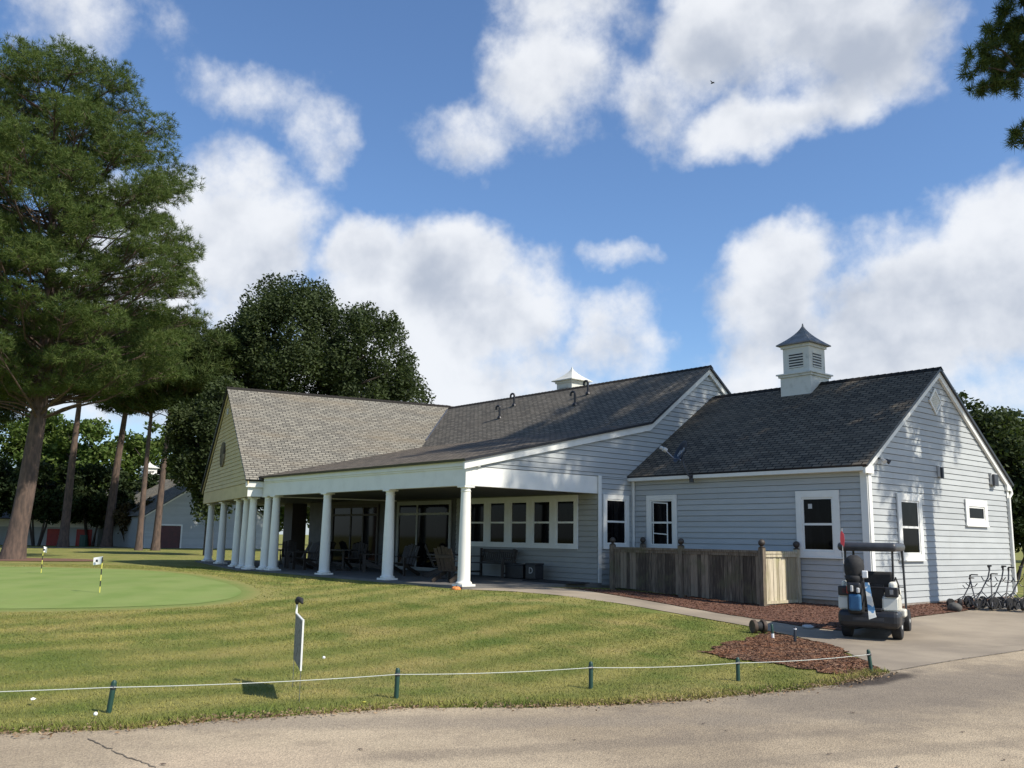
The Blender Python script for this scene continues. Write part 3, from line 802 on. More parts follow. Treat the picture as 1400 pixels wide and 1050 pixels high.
# white boards along eaves and rakes
b = MB()
b.box(-11.75, 0.0, -.0, .2, 2.57, 3.07)                       # porch front beam
b.box(-11.6, .06, -.07, .2, 3.07, 3.235)                      # its crown board
b.box(-11.6, .03, -.035, -.004, 3.02, 3.068)
b.build('porch_beam', M_TRIM, club)
b = MB(); b.box(-.2, 0.003, .203, 4.97, 2.57, 3.075); b.build('side_beam', M_TRIM, club)
b = MB()
def rake(b, fr, pts, w, o0=.026, o1=.07):
    for (a, za), (c, zc) in zip(pts[:-1], pts[1:]):
        b.prism([fr(a, za - w, o0), fr(c, zc - w, o0), fr(c, zc, o0), fr(a, za, o0)], fr.n * (o1 - o0))
rake(b, F_MS, [(-.12, 3.19), (7.19, 4.83), (10.25, 7.01), (15.4, 3.26)], .2, .03, .10)
F_MS.box(b, 0.0, .42, 3.075, 3.23, .031, .085); b.build('rake_board', M_TRIM, club); b = MB()
rake(b, F_WE, [(-.22, 3.10), (4.05, 6.0), (8.45, 3.02)], .19, .03, .10)
F_WE.box(b, -.24, .16, 2.93, 3.12, .029, .105)
F_WE.box(b, 8.12, 8.42, 2.88, 3.05, .029, .105)
b.build('rake_board', M_TRIM, club)
b = MB()
b.box(.03, 7.62, 6.19, 6.30, 2.99, 3.14); b.box(.03, 7.6, 6.302, 6.43, 2.985, 3.03)
b.build('wing_fascia', M_TRIM, club); b = MB(); b.box(.03, 7.62, 14.82, 14.92, 2.9, 3.05)
b.build('wing_fascia', M_TRIM, club)
b = MB()
bm_ = Matrix.Translation(A0) @ Matrix(((DP.x, DN.x, 0, 0), (DP.y, DN.y, 0, 0), (0, 0, 1, 0), (0, 0, 0, 1)))
b.M = bm_
b.box(0, BW, 0, .22, 2.54, 3.02); b.build('pavilion_beam', M_SIDT, club)
b = MB(); b.M = bm_
b.box(-.03, .0, -.02, 9.8, 2.54, 2.83); b.box(-.12, .0, -.1, 9.8, 2.87, 3.08); b.box(-.02, 0, 0, 9.8, 2.83, 2.87)
b.box(BW - .22, BW + .02, .22, 9.8, 2.54, 3.02); b.box(.22, BW - .22, 9.6, 9.8, 2.54, 3.02)
b.box(.0, .2, .22, 9.6, 2.545, 3.01)
b.build('pavilion_return', M_TRIM, club)
b = MB()
F_BG_r = Frame(A0, DP, -DN)
rake(b, F_BG_r, [(-.18, 3.10), (BW / 2, 7.12), (BW + .18, 3.10)], .13, .026, .06); b.build('pavilion_rake', M_SIDT, club)
# corner boards
for fr_, q in ((F_WF, (7.43, 7.609, -.13, 2.985, .030, .055)), (F_WE, (-.025, .12, -.18, 2.93, .030, .055)), (F_WE, (8.2, 8.33, -.18, 2.9, .030, .055)), (F_MS, (4.90, 5.03, -.12, 3.10, .030, .058)), (F_MS, (6.36, 6.44, -.1, 3.0, .030, .045))):
    b = MB(); fr_.box(b, *q); b.build('corner_board', M_TRIM, club)
# porch ceiling, slab
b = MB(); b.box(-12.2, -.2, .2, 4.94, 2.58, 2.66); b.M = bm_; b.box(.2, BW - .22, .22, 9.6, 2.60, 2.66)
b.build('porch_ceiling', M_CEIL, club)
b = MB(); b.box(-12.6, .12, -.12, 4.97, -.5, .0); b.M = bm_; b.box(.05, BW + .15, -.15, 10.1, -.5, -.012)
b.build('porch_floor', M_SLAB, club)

# columns
def column_mesh(b, c, ht, z0=0.0):
    b.box(c[0] - .215, c[0] + .215, c[1] - .215, c[1] + .215, z0 - .06, z0 + .05)
    pr = [(.20, z0 + .05), (.215, z0 + .075), (.205, z0 + .10), (.175, z0 + .115), (.168, z0 + .14)]
    for i in range(9):
        t = i / 8; pr.append((.166 - .040 * (t ** 1.4), z0 + .15 + t * (ht - .31)))
    pr += [(.138, z0 + ht - .145), (.138, z0 + ht - .13), (.126, z0 + ht - .125), (.128, z0 + ht - .075), (.158, z0 + ht - .045)]
    b.lathe(pr, (c[0], c[1], 0), 28)
    b.box(c[0] - .165, c[0] + .165, c[1] - .165, c[1] + .165, z0 + ht - .045, z0 + ht - .002)
first = None
cols = [((-x, .15), 2.57, 0) for x in (.17, 3.75, 7.40, 10.98, 11.6)] + [(tuple((A0 + DP * s_ + DN * .3).xy), 2.54, -.012) for s_ in (.42, 1.6, 3.14, 6.64, 9.97)]
cols += [(tuple((A0 + DP * s_ + DN * n_).xy), 2.54, -.012) for s_, n_ in ((9.97, 3.2), (9.97, 6.2), (9.97, 9.3), (6.6, 9.4), (3.3, 9.4))]
for c, ht, z0 in cols:
    b = MB(); column_mesh(b, c, ht, z0); b.build('column', M_COLU, club, 35)
# square brick-brown pier inside the pavilion
b = MB(); b.box(-19.55, -18.75, 4.8, 5.5, -.01, 2.6); b.build('pier', M_DWOOD, club)

# windows
def window(fr, s0, s1, z0, z1, cas=.12, rail=True, mats=M_TRIM, sill=True, vbars=(), parent=None, hi_rail=None):
    parent = parent or club
    b = MB()
    fr.box(b, s0, s0 + cas, z0, z1, .030, .068); fr.box(b, s1 - cas, s1, z0, z1, .030, .068)
    fr.box(b, s0 + cas, s1 - cas, z1 - cas, z1, .030, .068); fr.box(b, s0 + cas, s1 - cas, z0, z0 + cas * .8, .030, .068)
    if sill: fr.box(b, s0 - .02, s1 + .02, z0 - .035, z0 - .001, .030, .09)
    w = b.build('window', mats, parent)
    b = MB(); a0, a1, y0, y1 = s0 + cas + .002, s1 - cas - .002, z0 + cas * .8 + .002, z1 - cas - .002
    st = .045
    fr.box(b, a0, a0 + st, y0, y1, .031, .050); fr.box(b, a1 - st, a1, y0, y1, .031, .050)
    fr.box(b, a0 + st, a1 - st, y1 - st, y1, .031, .050); fr.box(b, a0 + st, a1 - st, y0, y0 + st, .031, .050)
    if rail:
        ym = (y0 + y1) / 2 if hi_rail is None else hi_rail
        fr.box(b, a0 + st, a1 - st, ym - .028, ym + .028, .031, .054)
    for vb in vbars: fr.box(b, vb - .02, vb + .02, y0 + st, y1 - st, .028, .044)
    b.build('sash', mats, w)
    b = MB(); fr.box(b, a0 + .01, a1 - .01, y0 + .01, y1 - .01, .0285, .033); b.build('pane', M_GLASS, w)
    return w
w1 = window(F_WF, .60, 1.74, .98, 2.56, .14)
# the open tilted inner sash in that window
b = MB()
for a0, a1, za, zb in ((.84, .875, 1.1, 2.36), (1.38, 1.415, 1.1, 2.33)): F_WF.box(b, a0, a1, za, zb, .0545, .066)
for z_, dz in ((2.33, -.03), (1.43, -.03)):
    b.prism([F_WF(.875, z_, .0535), F_WF(1.38, z_ + dz, .0535), F_WF(1.38, z_ + dz + .03, .0535), F_WF(.875, z_ + .03, .0535)], F_WF.n * .0125)
b.build('inner_sash', M_TRIM, w1)
w2 = window(F_WF, 5.64, 6.85, .90, 2.55, .17)
b = MB(); F_WF.box(b, 5.98, 6.09, 2.10, 2.22, .0335, .036); b.build('sticker', M_ROCKG, w2)
window(F_WE, 1.36, 2.65, .86, 2.52, .17)
window(F_WE, 5.28, 6.70, 1.80, 2.52, .19, rail=False)
window(F_MS, 5.10, 6.22, 1.00, 2.56, .13)
# bank of five under the porch
for s_ in (.80, 1.87, 2.95, 4.03, 5.10): window(F_PB, 17.4 - s_ - 1.075, 17.4 - s_, .94, 2.55, .14, sill=False)
# sliding door with transom, double doors
def door(s0, s1, z1, tr, bars, mats):
    b = MB()
    F_PB.box(b, s0, s0 + .12, 0, z1, .026, .07); F_PB.box(b, s1 - .12, s1, 0, z1, .026, .07); F_PB.box(b, s0 + .12, s1 - .12, z1 - .14, z1, .026, .07)
    d = b.build('door', mats, club)
    b = MB(); F_PB.box(b, s0 + .12, s1 - .12, tr - .04, tr + .04, .031, .06); F_PB.box(b, s0 + .12, s1 - .12, .02, .14, .031, .055)
    for q in bars: F_PB.box(b, q - .045, q + .045, .14, tr - .04, .028, .056); F_PB.box(b, q - .04, q + .04, tr + .04, z1 - .14, .028, .05)
    b.build('mullion', mats, d)
    b = MB(); F_PB.box(b, s0 + .125, s1 - .125, .05, z1 - .145, .0285, .0305); b.build('pane', M_GLASS, d)
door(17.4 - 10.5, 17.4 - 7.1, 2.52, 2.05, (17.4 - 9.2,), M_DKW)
door(17.4 - 15.4, 17.4 - 11.8, 2.48, 2.05, (17.4 - 13.9, 17.4 - 12.95), M_DWOOD)

# gable vents
b = MB(); c0 = F_WE(4.02 - .18, 5.10, 0)
R = .37
def dia(r, o): return [F_WE(3.84, 5.12 - r, o), F_WE(3.84 + r, 5.12, o), F_WE(3.84, 5.12 + r, o), F_WE(3.84 - r, 5.12, o)]
b.prism(dia(R - .06, .026), F_WE.n * .01)
outer, inner = dia(R, .026), dia(R - .07, .026)
for i in range(4):
    j = (i + 1) % 4; b.prism([outer[i], outer[j], inner[j], inner[i]], F_WE.n * .035)
lv = b.build('gable_vent', M_TRIM, club)
b = MB()
for k in range(-5, 6):
    z_ = 5.12 + k * .05; hw = R - .08 - abs(k) * .05
    if hw > .03: b.prism([F_WE(3.84 - hw, z_, .037), F_WE(3.84 + hw, z_, .037), F_WE(3.84 + hw, z_ + .03, .042), F_WE(3.84 - hw, z_ + .03, .042)], F_WE.n * .012)
b.build('louvre', M_CUPW, lv)
b = MB()
for k in range(16):
    a0, a1 = 2 * math.pi * k / 16, 2 * math.pi * (k + 1) / 16
    b.prism([F_BG(BW * .545, 4.44, .027), F_BG(BW * .545 + math.cos(a0) * .52, 4.44 + math.sin(a0) * .52, .027), F_BG(BW * .545 + math.cos(a1) * .52, 4.44 + math.sin(a1) * .52, .027)], F_BG.n * .05)
b.build('round_vent', M_WOODG, club)
b = MB(); F_BG.box(b, BW / 2 - .12, BW / 2 + .12, 6.05, 6.3, .026, .06); b.build('gable_lamp', M_ROCKG, club)

# downspouts
b = MB()
b.tube([(.10, 6.38, 3.0), (.10, 6.38, 2.2), (.09, 6.385, 2.18), (.09, 6.385, -.1)], .04, 8); b.build('downspout', M_TRIM, club, 40); b = MB()
b.tube([(7.64, 14.9, 2.95), (7.68, 14.86, 2.8), (7.66, 14.7, 2.66), (7.66, 14.7, -.1)], .045, 8)
b.build('downspout', M_TRIM, club, 40)

# black gooseneck vent pipes on the main roof
for (x, y, z) in ((-9.09, 8.69, 5.97), (-9.16, 9.51, 6.57), (-5.0, 8.89, 6.12), (-4.98, 9.56, 6.61)):
    h_ = .42
    path = [(x, y, z - .1), (x, y, z + h_)] + [(x - .09 + .09 * math.cos(a), y - .02 * (1 - math.cos(a)), z + h_ + .09 * math.sin(a)) for a in np.linspace(.3, math.pi, 7)] + [(x - .18, y - .04, z + h_ - .07)]
    b = MB(); b.tube(path, .042, 10); b.lathe([(.10, -.02), (.075, .06), (.05, .08)], (x, y, z + .02), 12); b.build('vent_pipe', M_BLKP, club, 40)

# cupolas
def cupola(c, zb, zs, ze, zt, h0, hb, he, capmat, bodymat, louv=True, base_top=None, parent=club):
    b = MB(); b.lathe([(h0, zb), (h0, zs - .1), (h0 + .05, zs - .09), (h0 + .05, zs - .03), (h0 + .1, zs - .02), (h0 + .1, zs + .02), (hb, zs + .03), (hb, ze - .1), (hb + .05, ze - .09), (hb + .05, ze)], (c[0], c[1], 0), sq=True)
    q = b.build('cupola', bodymat, parent)
    b = MB(); pr = [(he, ze), (he, ze + .035)]
    for i in range(1, 9):
        t = i / 8; pr.append((max(.012, he * (1 - t) ** 1.55 * (1 - .12 * t)), ze + .035 + (zt - ze - .035) * t))
    b.lathe(pr, (c[0], c[1], 0), sq=True); b.build('cap', capmat, q)
    if louv:
        for sx, ax in ((1, 0), (-1, 0), (1, 1), (-1, 1)):
            b = MB()
            for k in range(6):
                z_ = zs + .2 + k * (ze - zs - .5) / 5; hw = hb * .55
                if ax: b.box(c[0] + sx * (hb - .0), c[0] + sx * (hb + .025), c[1] - hw, c[1] + hw, z_, z_ + .035)
                else: b.box(c[0] - hw, c[0] + hw, c[1] + sx * (hb - .0), c[1] + sx * (hb + .025), z_, z_ + .035)
            b.build('louvre', bodymat, q)
            b = MB(); hw = hb * .54; z0_, z1_ = zs + .19, ze - .26
            if ax: b.box(c[0] + sx * (hb - .01), c[0] + sx * (hb + .004), c[1] - hw, c[1] + hw, z0_, z1_)
            else: b.box(c[0] - hw, c[0] + hw, c[1] + sx * (hb - .01), c[1] + sx * (hb + .004), z0_, z1_)
            b.build('louvre_opening', M_BLKP, q)
    return q
cupola((3.56, 10.45), 5.45, 6.36, 7.28, 8.02, .52, .45, .60, M_LEAD, M_CUPW)
cupola((-7.72, 11.4), 5.6, 7.0, 7.62, 8.25, .50, .44, .60, M_CUPW, M_CUPW)

# ------------------------------------------------------------------ things fixed to the clubhouse
# satellite dish
dish = empty('satellite_dish', (2.45, 6.05, 3.08), 0, 'dark satellite dish on a bent arm at the eave of the wing roof', 'satellite dish')
b = MB(); b.tube([(0, .12, -.06), (0, .0, .0), (-.08, -.05, .22), (-.14, -.04, .40)], .022, 8); b.box(-.05, .05, .10, .137, -.16, .06); b.build('mast', M_DGREY, dish, 40)
dn = Vector((-.42, -.80, .42)).normalized()
Q = dn.to_track_quat('Z', 'Y').to_matrix().to_4x4(); Q.translation = Vector((-.16, -.06, .52))
b = MB(); b.M = Q
b.lathe([(.002, -.07), (.1, -.062), (.2, -.036), (.27, 0), (.275, .008), (.265, .008), (.2, -.026), (.1, -.052), (.003, -.06)], (0, 0, 0), 32); refl = b.build('reflector', M_NAVY, dish, 40)
txt = bpy.data.curves.new('lettering', 'FONT'); txt.body = 'dish'; txt.size = .19; txt.align_x = 'CENTER'; txt.align_y = 'CENTER'; txt.extrude = .002; txt.shear = .2
txt.materials.append(M_ROCKG)
to = text_mesh(txt, 'lettering', refl)
xax = Vector((0, 0, 1)).cross(dn).normalized(); yax = dn.cross(xax)
TM = Matrix(((xax.x, yax.x, dn.x, 0), (xax.y, yax.y, dn.y, 0), (xax.z, yax.z, dn.z, 0), (0, 0, 0, 1))) @ Matrix.Rotation(.45, 4, 'Z'); TM.translation = Vector((-.16, -.06, .52)) + dn * (-.015)
to.matrix_local = TM
tip = Vector((-.16, -.06, .50)) + dn * .42 + Vector((0, 0, -.12))
b = MB(); b.tube([(-.14, -.05, .33), (-.22, -.2, .36), tip], .014, 6); b.build('feed_arm', M_STEEL, dish, 40)
dish.scale = (1.28,) * 3
b = MB(); b.tube([tip - dn * .06, tip + dn * .03], .05, 10); b.tube([tip + Vector((-.06, 0, .03)) - dn * .05, tip + Vector((-.06, 0, .03)) + dn * .05], .04, 10); b.build('feed_horn', M_ROCKG, dish, 40)

def flood(z, y, w, hgt, lab):
    e = empty('wall_light', (7.58, y, z), 0, lab, 'light')
    b = MB(); b.bbox(.03, .10, -w / 2, w / 2, -hgt / 2, hgt / 2, .012); b.build('housing', M_ROCKG, e)
    b = MB(); b.bbox(.10, .17, -w / 2 + .02, w / 2 - .12, -hgt / 2 - .04, hgt / 2 - .04, .012); b.build('lens', M_DGREY, e)
flood(3.20, 10.28, .22, .30, 'grey wall light in the middle of the gable end under the diamond vent')
flood(3.18, 13.72, .42, .34, 'large grey flood light near the right eave of the gable end')
e = empty('spot_lamp', (7.60, 7.05, 3.33), 0, 'small twin spot lamp at the left eave of the gable end', 'lamp')
b = MB(); b.lathe([(.05, 0), (.05, .03)], (0, 0, 0), 12); b.M = None; b.tube([(.02, 0, 0), (.1, -.02, -.02)], .02, 8); b.build('base', M_DGREY, e)
for sg in (-1, 1):
    b = MB(); b.tube([(.08, sg * .06, -.02), (.15, sg * .10, -.05), (.22, sg * .13, -.10)], [.03, .045, .06], 10); b.build('lamp_head', M_DGREY if sg > 0 else M_ROCKG, e, 40)

# ------------------------------------------------------------------ porch furniture
def bench(loc, rz):
    e = empty('garden_bench', loc, rz, 'dark slatted wooden bench against the porch wall under the windows', 'bench')
    b = MB()
    for k in range(5): b.box(-.85, .85, -.25 + k * .1, -.165 + k * .1, .42, .445)
    b.build('seat', M_DWOOD, e)
    b = MB()
    b.M = Matrix.Rotation(-.18, 4, 'X'); 
    b.box(-.85, -.01, .17, .21, .82, .92); b.box(.01, .85, .17, .21, .82, .92); b.box(-.85, .85, .17, .21, .50, .56)
    for k in range(17): b.box(-.83 + k * .1, -.77 + k * .1, .18, .2, .56, .82)
    b.build('backrest', M_DWOOD, e)
    for sx in (-1, 1):
        b = MB(); b.box(sx * .83 - .035, sx * .83 + .035, -.3, .3, .62, .65); b.build('armrest', M_DWOOD, e)
        for y0, z1 in ((-.28, .62), (.2, .9)):
            b = MB(); b.box(sx * .83 - .035, sx * .83 + .035, y0, y0 + .07, 0, z1); b.build('leg', M_DWOOD, e)
        b = MB(); b.box(sx * .83 - .02, sx * .83 + .02, -.21, .2, .12, .17); b.build('stretcher', M_DWOOD, e)
bench((-4.15, 4.35, 0), 0)
e = empty('storage_box', (-2.9, 4.45, 0), 0, 'low dark storage box on the porch floor beside the bench', 'box')
b = MB(); b.bbox(-.42, .42, -.24, .24, .02, .40, .015); b.build('body', M_BLKP, e)
b = MB(); b.bbox(-.44, .44, -.26, .26, .402, .45, .012); b.build('lid', M_BLKP, e)
e = empty('cooler', (-2.1, 4.35, 0), 0, 'small black cooler with a white letter D on its front', 'cooler')
b = MB(); b.bbox(-.22, .22, -.18, .18, .02, .44, .02); b.build('body', M_BLKP, e)
b = MB(); b.bbox(-.23, .23, -.19, .19, .442, .50, .015); b.build('lid', M_BLKP, e)
tx = bpy.data.curves.new('letter_mark', 'FONT'); tx.body = 'D'; tx.size = .26; tx.align_x = 'CENTER'; tx.align_y = 'CENTER'; tx.extrude = .002; tx.materials.append(M_ROCKG)
to = text_mesh(tx, 'letter_mark', e); to.location = (.03, -.184, .27); to.rotation_euler = (math.pi / 2, 0, 0)
b = MB(); b.M = Matrix.Translation((-.7, 3.9, 0)); b.bbox(-1.0, 1.0, -.4, .4, .002, .03, .01)
tag(b.build('door_mat', M_BLK, None), 'long black mat on the porch slab by the corner of the wall', 'mat')

def patio_chair(loc, rz, wood, lab):
    e = empty('patio_chair', loc, rz, lab, 'chair', 'chairs on the porch')
    def bar(name, p, q, w, t):
        p, q = Vector(p), Vector(q); bb = MB(); d = q - p
        sx = Vector((1, 0, 0)); nn = d.cross(sx).normalized() * t / 2; sx = sx * w / 2
        bb.prism([p - sx - nn, p + sx - nn, p + sx + nn, p - sx + nn], d); return bb.build(name, wood, e)
    b = MB()
    for k in range(6):
        t0 = k / 6; y0 = -.30 + t0 * .56; z0 = .40 - t0 * .10
        b.prism([(-.27, y0, z0), (.27, y0, z0), (.27, y0 + .08, z0 - .014), (-.27, y0 + .08, z0 - .014)], (0, 0, .02))
    b.build('seat', wood, e)
    b = MB()
    for k in range(5):
        x = -.24 + k * .12; top = 1.0 - .035 * abs(k - 2)
        b.prism([(x - .05, .22, .30), (x + .05, .22, .30), (x + .05, .52, top), (x - .05, .52, top)], (0, .022, 0))
    b.prism([(-.29, .40, .66), (.29, .40, .66), (.29, .42, .74), (-.29, .42, .74)], (0, .04, 0))
    b.build('backrest', wood, e)
    for sx in (-1, 1):
        b = MB(); b.box(sx * .34 - .065, sx * .34 + .065, -.36, .42, .58, .605); b.build('armrest', wood, e)
        bar('leg', (sx * .31, -.31, 0), (sx * .31, -.31, .58), .03, .1)
        bar('leg', (sx * .29, -.32, .36), (sx * .29, .56, .02), .03, .11)
    return e
chair1 = patio_chair((-2.0, 1.15, 0), math.radians(200), M_DWOOD, 'brown wooden armchair on the porch just behind the corner column')
def chair(loc, rz, lab, wood=None):
    c = dup(chair1, loc, rz, lab)
    if wood:
        for ch in c.children:
            for sl in ch.material_slots: sl.link = 'OBJECT'; sl.material = wood
chair((-4.6, 2.7, 0), math.radians(150), 'wooden armchair deep in the porch in front of the sliding door')
chair((-5.9, 2.1, 0), math.radians(20), 'dark armchair right of the second porch column', M_DWOOD)
chair((-8.9, 2.9, 0), math.radians(-30), 'dark armchair between the second and third porch columns', M_DWOOD)
chair((-10.6, 3.2, 0), math.radians(40), 'dark armchair behind the third porch column', M_DWOOD)
chair((-11.3, 1.6, 0), math.radians(10), 'dark armchair left of the third porch column', M_DWOOD)
chair((-12.7, 1.9, 0), math.radians(-20), 'dark armchair beside the paired columns at the bend of the porch', M_DWOOD)
chair((-16.2, 3.4, 0), math.radians(60), 'dark armchair inside the pavilion behind its front columns', M_DWOOD)
chair((-14.6, 4.0, 0), math.radians(-60), 'dark armchair deepest in the pavilion shade', M_DWOOD)
def patio_table(loc, lab, r=.5):
    e = empty('patio_table', loc, 0, lab, 'table', 'tables on the porch')
    b = MB(); b.lathe([(r, .70), (r, .735), (r - .02, .74)], (0, 0, 0), 24); b.build('tabletop', M_DWOOD, e)
    b = MB(); b.lathe([(.05, .06), (.04, .4), (.05, .70)], (0, 0, 0), 12); b.build('pedestal', M_DWOOD, e)
    b = MB(); b.box(-.3, .3, -.04, .04, .0, .06); b.box(-.04, .04, -.3, -.041, .0, .06); b.box(-.04, .04, .041, .3, .0, .06); b.build('foot', M_DWOOD, e)
patio_table((-3.4, 1.9, 0), 'round dark table between the two brown armchairs on the porch')
patio_table((-9.9, 2.3, 0), 'round dark table among the dark armchairs behind the third porch column')

b = MB()
for k in range(8):
    a = 2 * math.pi * k / 8; b.ball((math.cos(a) * .05, math.sin(a) * .05, .075), .075, 10, .95)
g = empty('pumpkin', (.10, -.30, -.13), 0, 'small orange pumpkin on the grass at the foot of the corner column', 'pumpkin')
b.build('rind', M_ORANGE, g, 60)
b = MB(); b.tube([(0, 0, .13), (.01, .01, .18)], [.014, .01], 6); b.build('stem', M_BROWN, g)

# ------------------------------------------------------------------ wooden fence with ball posts
fence = empty('wooden_fence', (0, 4.8, 0), 0, 'weathered wooden screen fence with ball topped posts in front of the wing', 'fence')
def fpost(x, y, zb, zt, mt=M_WOODG, ball=True):
    b = MB(); b.box(x - .065, x + .065, y - .065, y + .065, zb, zt); p = b.build('post', mt, fence)
    if ball:
        b = MB(); b.lathe([(.075, zt), (.08, zt + .02), (.04, zt + .035), (.035, zt + .055)], (x, y, 0), 12); b.ball((x, y, zt + .125), .085, 14); b.build('finial', M_DWOOD, p, 50)
fz = lambda x: -.09 - .036 * (x - .7)
for x in (.71, 3.17, 5.66): fpost(x, 0, fz(x) - .2, 1.10)
fpost(.60, 1.42, -.4, 1.12); fpost(5.66, 1.52, -.5, 1.07, M_WOODL)
def fpanel(x0, x1, y, mt, z0a, z0b, zt, along='x', seed=0):
    r = random.Random(seed); b = MB(); k = int(abs(x1 - x0) / .115); w = (x1 - x0) / k
    for i in range(k):
        a0, a1 = x0 + i * w + .004, x0 + (i + 1) * w - .004; zb = z0a + (z0b - z0a) * i / k + r.uniform(-.015, .015); o = r.uniform(-.006, .006)
        if along == 'x': b.box(a0, a1, y - .012 + o, y + .012 + o, zb, zt - .1)
        else: b.box(y - .012 + o, y + .012 + o, a0, a1, zb, zt - .1)
    pn = b.build('panel', mt, fence)
    for q in ([(x0, x1, y - .06, y + .03, zt - .1, zt - .04), (x0, x1, y - .035, y - .02, zt - .18, zt - .102), (x0, x1, y + .02, y + .05, z0b + .2, z0b + .28)] if along == 'x' else
              [(y - .03, y + .06, x0, x1, zt - .1, zt - .04), (y + .02, y + .045, x0, x1, zt - .18, zt - .102), (y + .02, y + .045, x0, x1, z0b - .0, z0b + .07)]):
        b = MB(); b.box(*q); b.build('rail', mt, fence)
fpanel(.78, 3.10, 0, M_WOODG, -.08, -.17, 1.08, 'x', 1)
fpanel(3.24, 5.59, 0, M_WOODG, -.17, -.26, 1.08, 'x', 2)
fpanel(.07, 1.45, 5.66, M_WOODL, -.27, -.24, 1.06, 'y', 3)
fpanel(.07, 1.36, .66, M_WOODG, -.1, -.1, 1.06, 'y', 4)
b = MB()
bx = MB(); 
e = empty('air_conditioner', (3.2, 5.75, -.2), 0, 'grey air conditioning unit hidden behind the wooden fence', 'air conditioner')
b = MB(); b.bbox(-.4, .4, -.35, .35, 0, .8, .02); b.build('casing', M_STEEL, e)
b = MB(); b.lathe([(.3, .80), (.3, .83), (.02, .84)], (0, 0, 0), 20); b.build('fan_guard', M_DGREY, e)

# ------------------------------------------------------------------ golf cart
cart_loc = G(6.80, 17.50, .012)
cart_h = math.radians(28.0)     # heading, degrees right of the viewing direction
cart = empty('golf_cart', cart_loc, HEAD - cart_h, 'cream golf cart with dark grey canopy seen from behind on the concrete drive', 'golf cart')
b = MB(); b.bbox(-.50, .50, -.30, 2.15, .20, .40, .04); b.build('chassis', M_BLKP, cart)
b = MB(); b.bbox(-.60, .60, -.54, .04, .22, .555, .11); b.build('rear_bumper', M_BLKP, cart)
for sx in (-1, 1):
    b = MB()
    prof = [(-.46, .55), (-.44, .80), (-.30, .84), (.12, .84), (.16, .55)]
    x0, x1 = sorted((sx * .27, sx * .585))
    b.prism([(x0, y, z) for y, z in prof], (x1 - x0, 0, 0)); q = b.build('rear_body', M_CARTW, cart)
    bm = bmesh.new(); bm.from_mesh(q.data); bmesh.ops.bevel(bm, geom=bm.edges[:], offset=.025, segments=3, affect='EDGES'); bm.to_mesh(q.data); bm.free()
    b = MB(); b.bbox(sx * .46 - .07, sx * .46 + .07, -.33, .02, .80, 1.09, .05); b.build('rear_fin', M_CARTW, cart)
    b = MB(); b.bbox(sx * .455 - .125, sx * .455 + .125, -.47, -.30, .81, .99, .02); tl = b.build('tail_light', M_BLKP, cart)
    b = MB(); b.bbox(sx * .46 - .035, sx * .46 + .035, -.482, -.465, .86, .95, .006); b.build('light_lens', M_DRED if sx < 0 else M_STEEL, tl)
    for y in (0, 1.65):
        b = MB()
        b.M = Matrix.Translation((sx * .49, y, .23)) @ Matrix.Rotation(math.pi / 2, 4, 'Y')
        b.lathe([(.13, -.09), (.20, -.10), (.225, -.085), (.232, -.05), (.232, .05), (.225, .085), (.20, .10), (.13, .09)], (0, 0, 0), 28); w = b.build('wheel', M_BLK, cart, 40)
        b = MB(); b.M = Matrix.Translation((sx * .49, y, .23)) @ Matrix.Rotation(math.pi / 2, 4, 'Y')
        b.lathe([(.03, -.085), (.13, -.08), (.13, .08), (.05, .085), (.03, .1)], (0, 0, 0), 20); b.build('rim', M_ROCKG, w, 40)
b = MB(); b.box(-.265, .265, -.42, .0, .40, .5); b.box(-.265, .265, -.02, .02, .5, 1.02); b.bbox(-.27, .27, -.50, -.44, .54, .60, .02); b.build('bag_well', M_BLKP, cart)
b = MB(); b.bbox(-.55, .55, .10, .62, .68, .82, .05); b.build('seat', M_BLK, cart)
b = MB(); b.bbox(-.46, .46, .03, .15, .86, 1.27, .06); b.build('seat_back', M_BLK, cart)
b = MB(); b.bbox(-.40, .40, 1.25, 2.05, .42, .92, .12); b.bbox(-.57, .57, .95, 1.3, .34, .50, .04); b.build('front_cowl', M_CARTW, cart)
b = MB(); b.box(-.5, .5, .62, 1.25, .40, .42); b.build('floor_board', M_BLKP, cart)
b = MB(); b.tube([(-.25, 1.3, .9), (-.25, 1.02, 1.02)], .02, 8)
b.tube([(-.25 + .17 * math.cos(a), 1.02 - .06 * math.sin(a), 1.02 + .16 * math.sin(a)) for a in np.linspace(0, 2 * math.pi, 17)], .014, 6); b.build('steering_wheel', M_BLKP, cart)
b = MB(); b.bbox(-.585, .585, -.34, 1.48, 1.66, 1.83, .075); b.build('canopy', M_DGREY, cart, 40)
for sx in (-1, 1):
    b = MB(); b.tube([(sx * .46, -.05, .98), (sx * .47, -.05, 1.72)], .022, 8); b.build('roof_post', M_BLKP, cart)
    b = MB(); b.tube([(sx * .55, 1.30, .38), (sx * .54, 1.36, .8), (sx * .52, 1.40, 1.72)], .024, 8); b.build('roof_post', M_BLKP, cart)
b = MB(); b.tube([(-.46, -.40, 1.0), (-.46, -.40, 2.1)], .008, 6); fl = b.build('flag_pole', M_ROCKG, cart)
b = MB()
b.M = Matrix.Translation((-.46, -.42, 1.74))
b.prism([(-.03, 0, .06), (.03, 0, .0), (.05, 0, .12), (.04, 0, .24), (.0, 0, .31), (-.03, 0, .27), (-.04, 0, .15)], (0, .012, 0)); b.build('flag', M_PINK, fl)
b = MB(); b.tube([(-.52, 1.52, .92), (-.50, 1.36, 1.68)], .012, 6); b.tube([(.52, 1.52, .92), (.50, 1.36, 1.68)], .012, 6); b.tube([(-.52, 1.52, .92), (.52, 1.52, .92)], .012, 6); b.build('windscreen_frame', M_BLKP, cart)
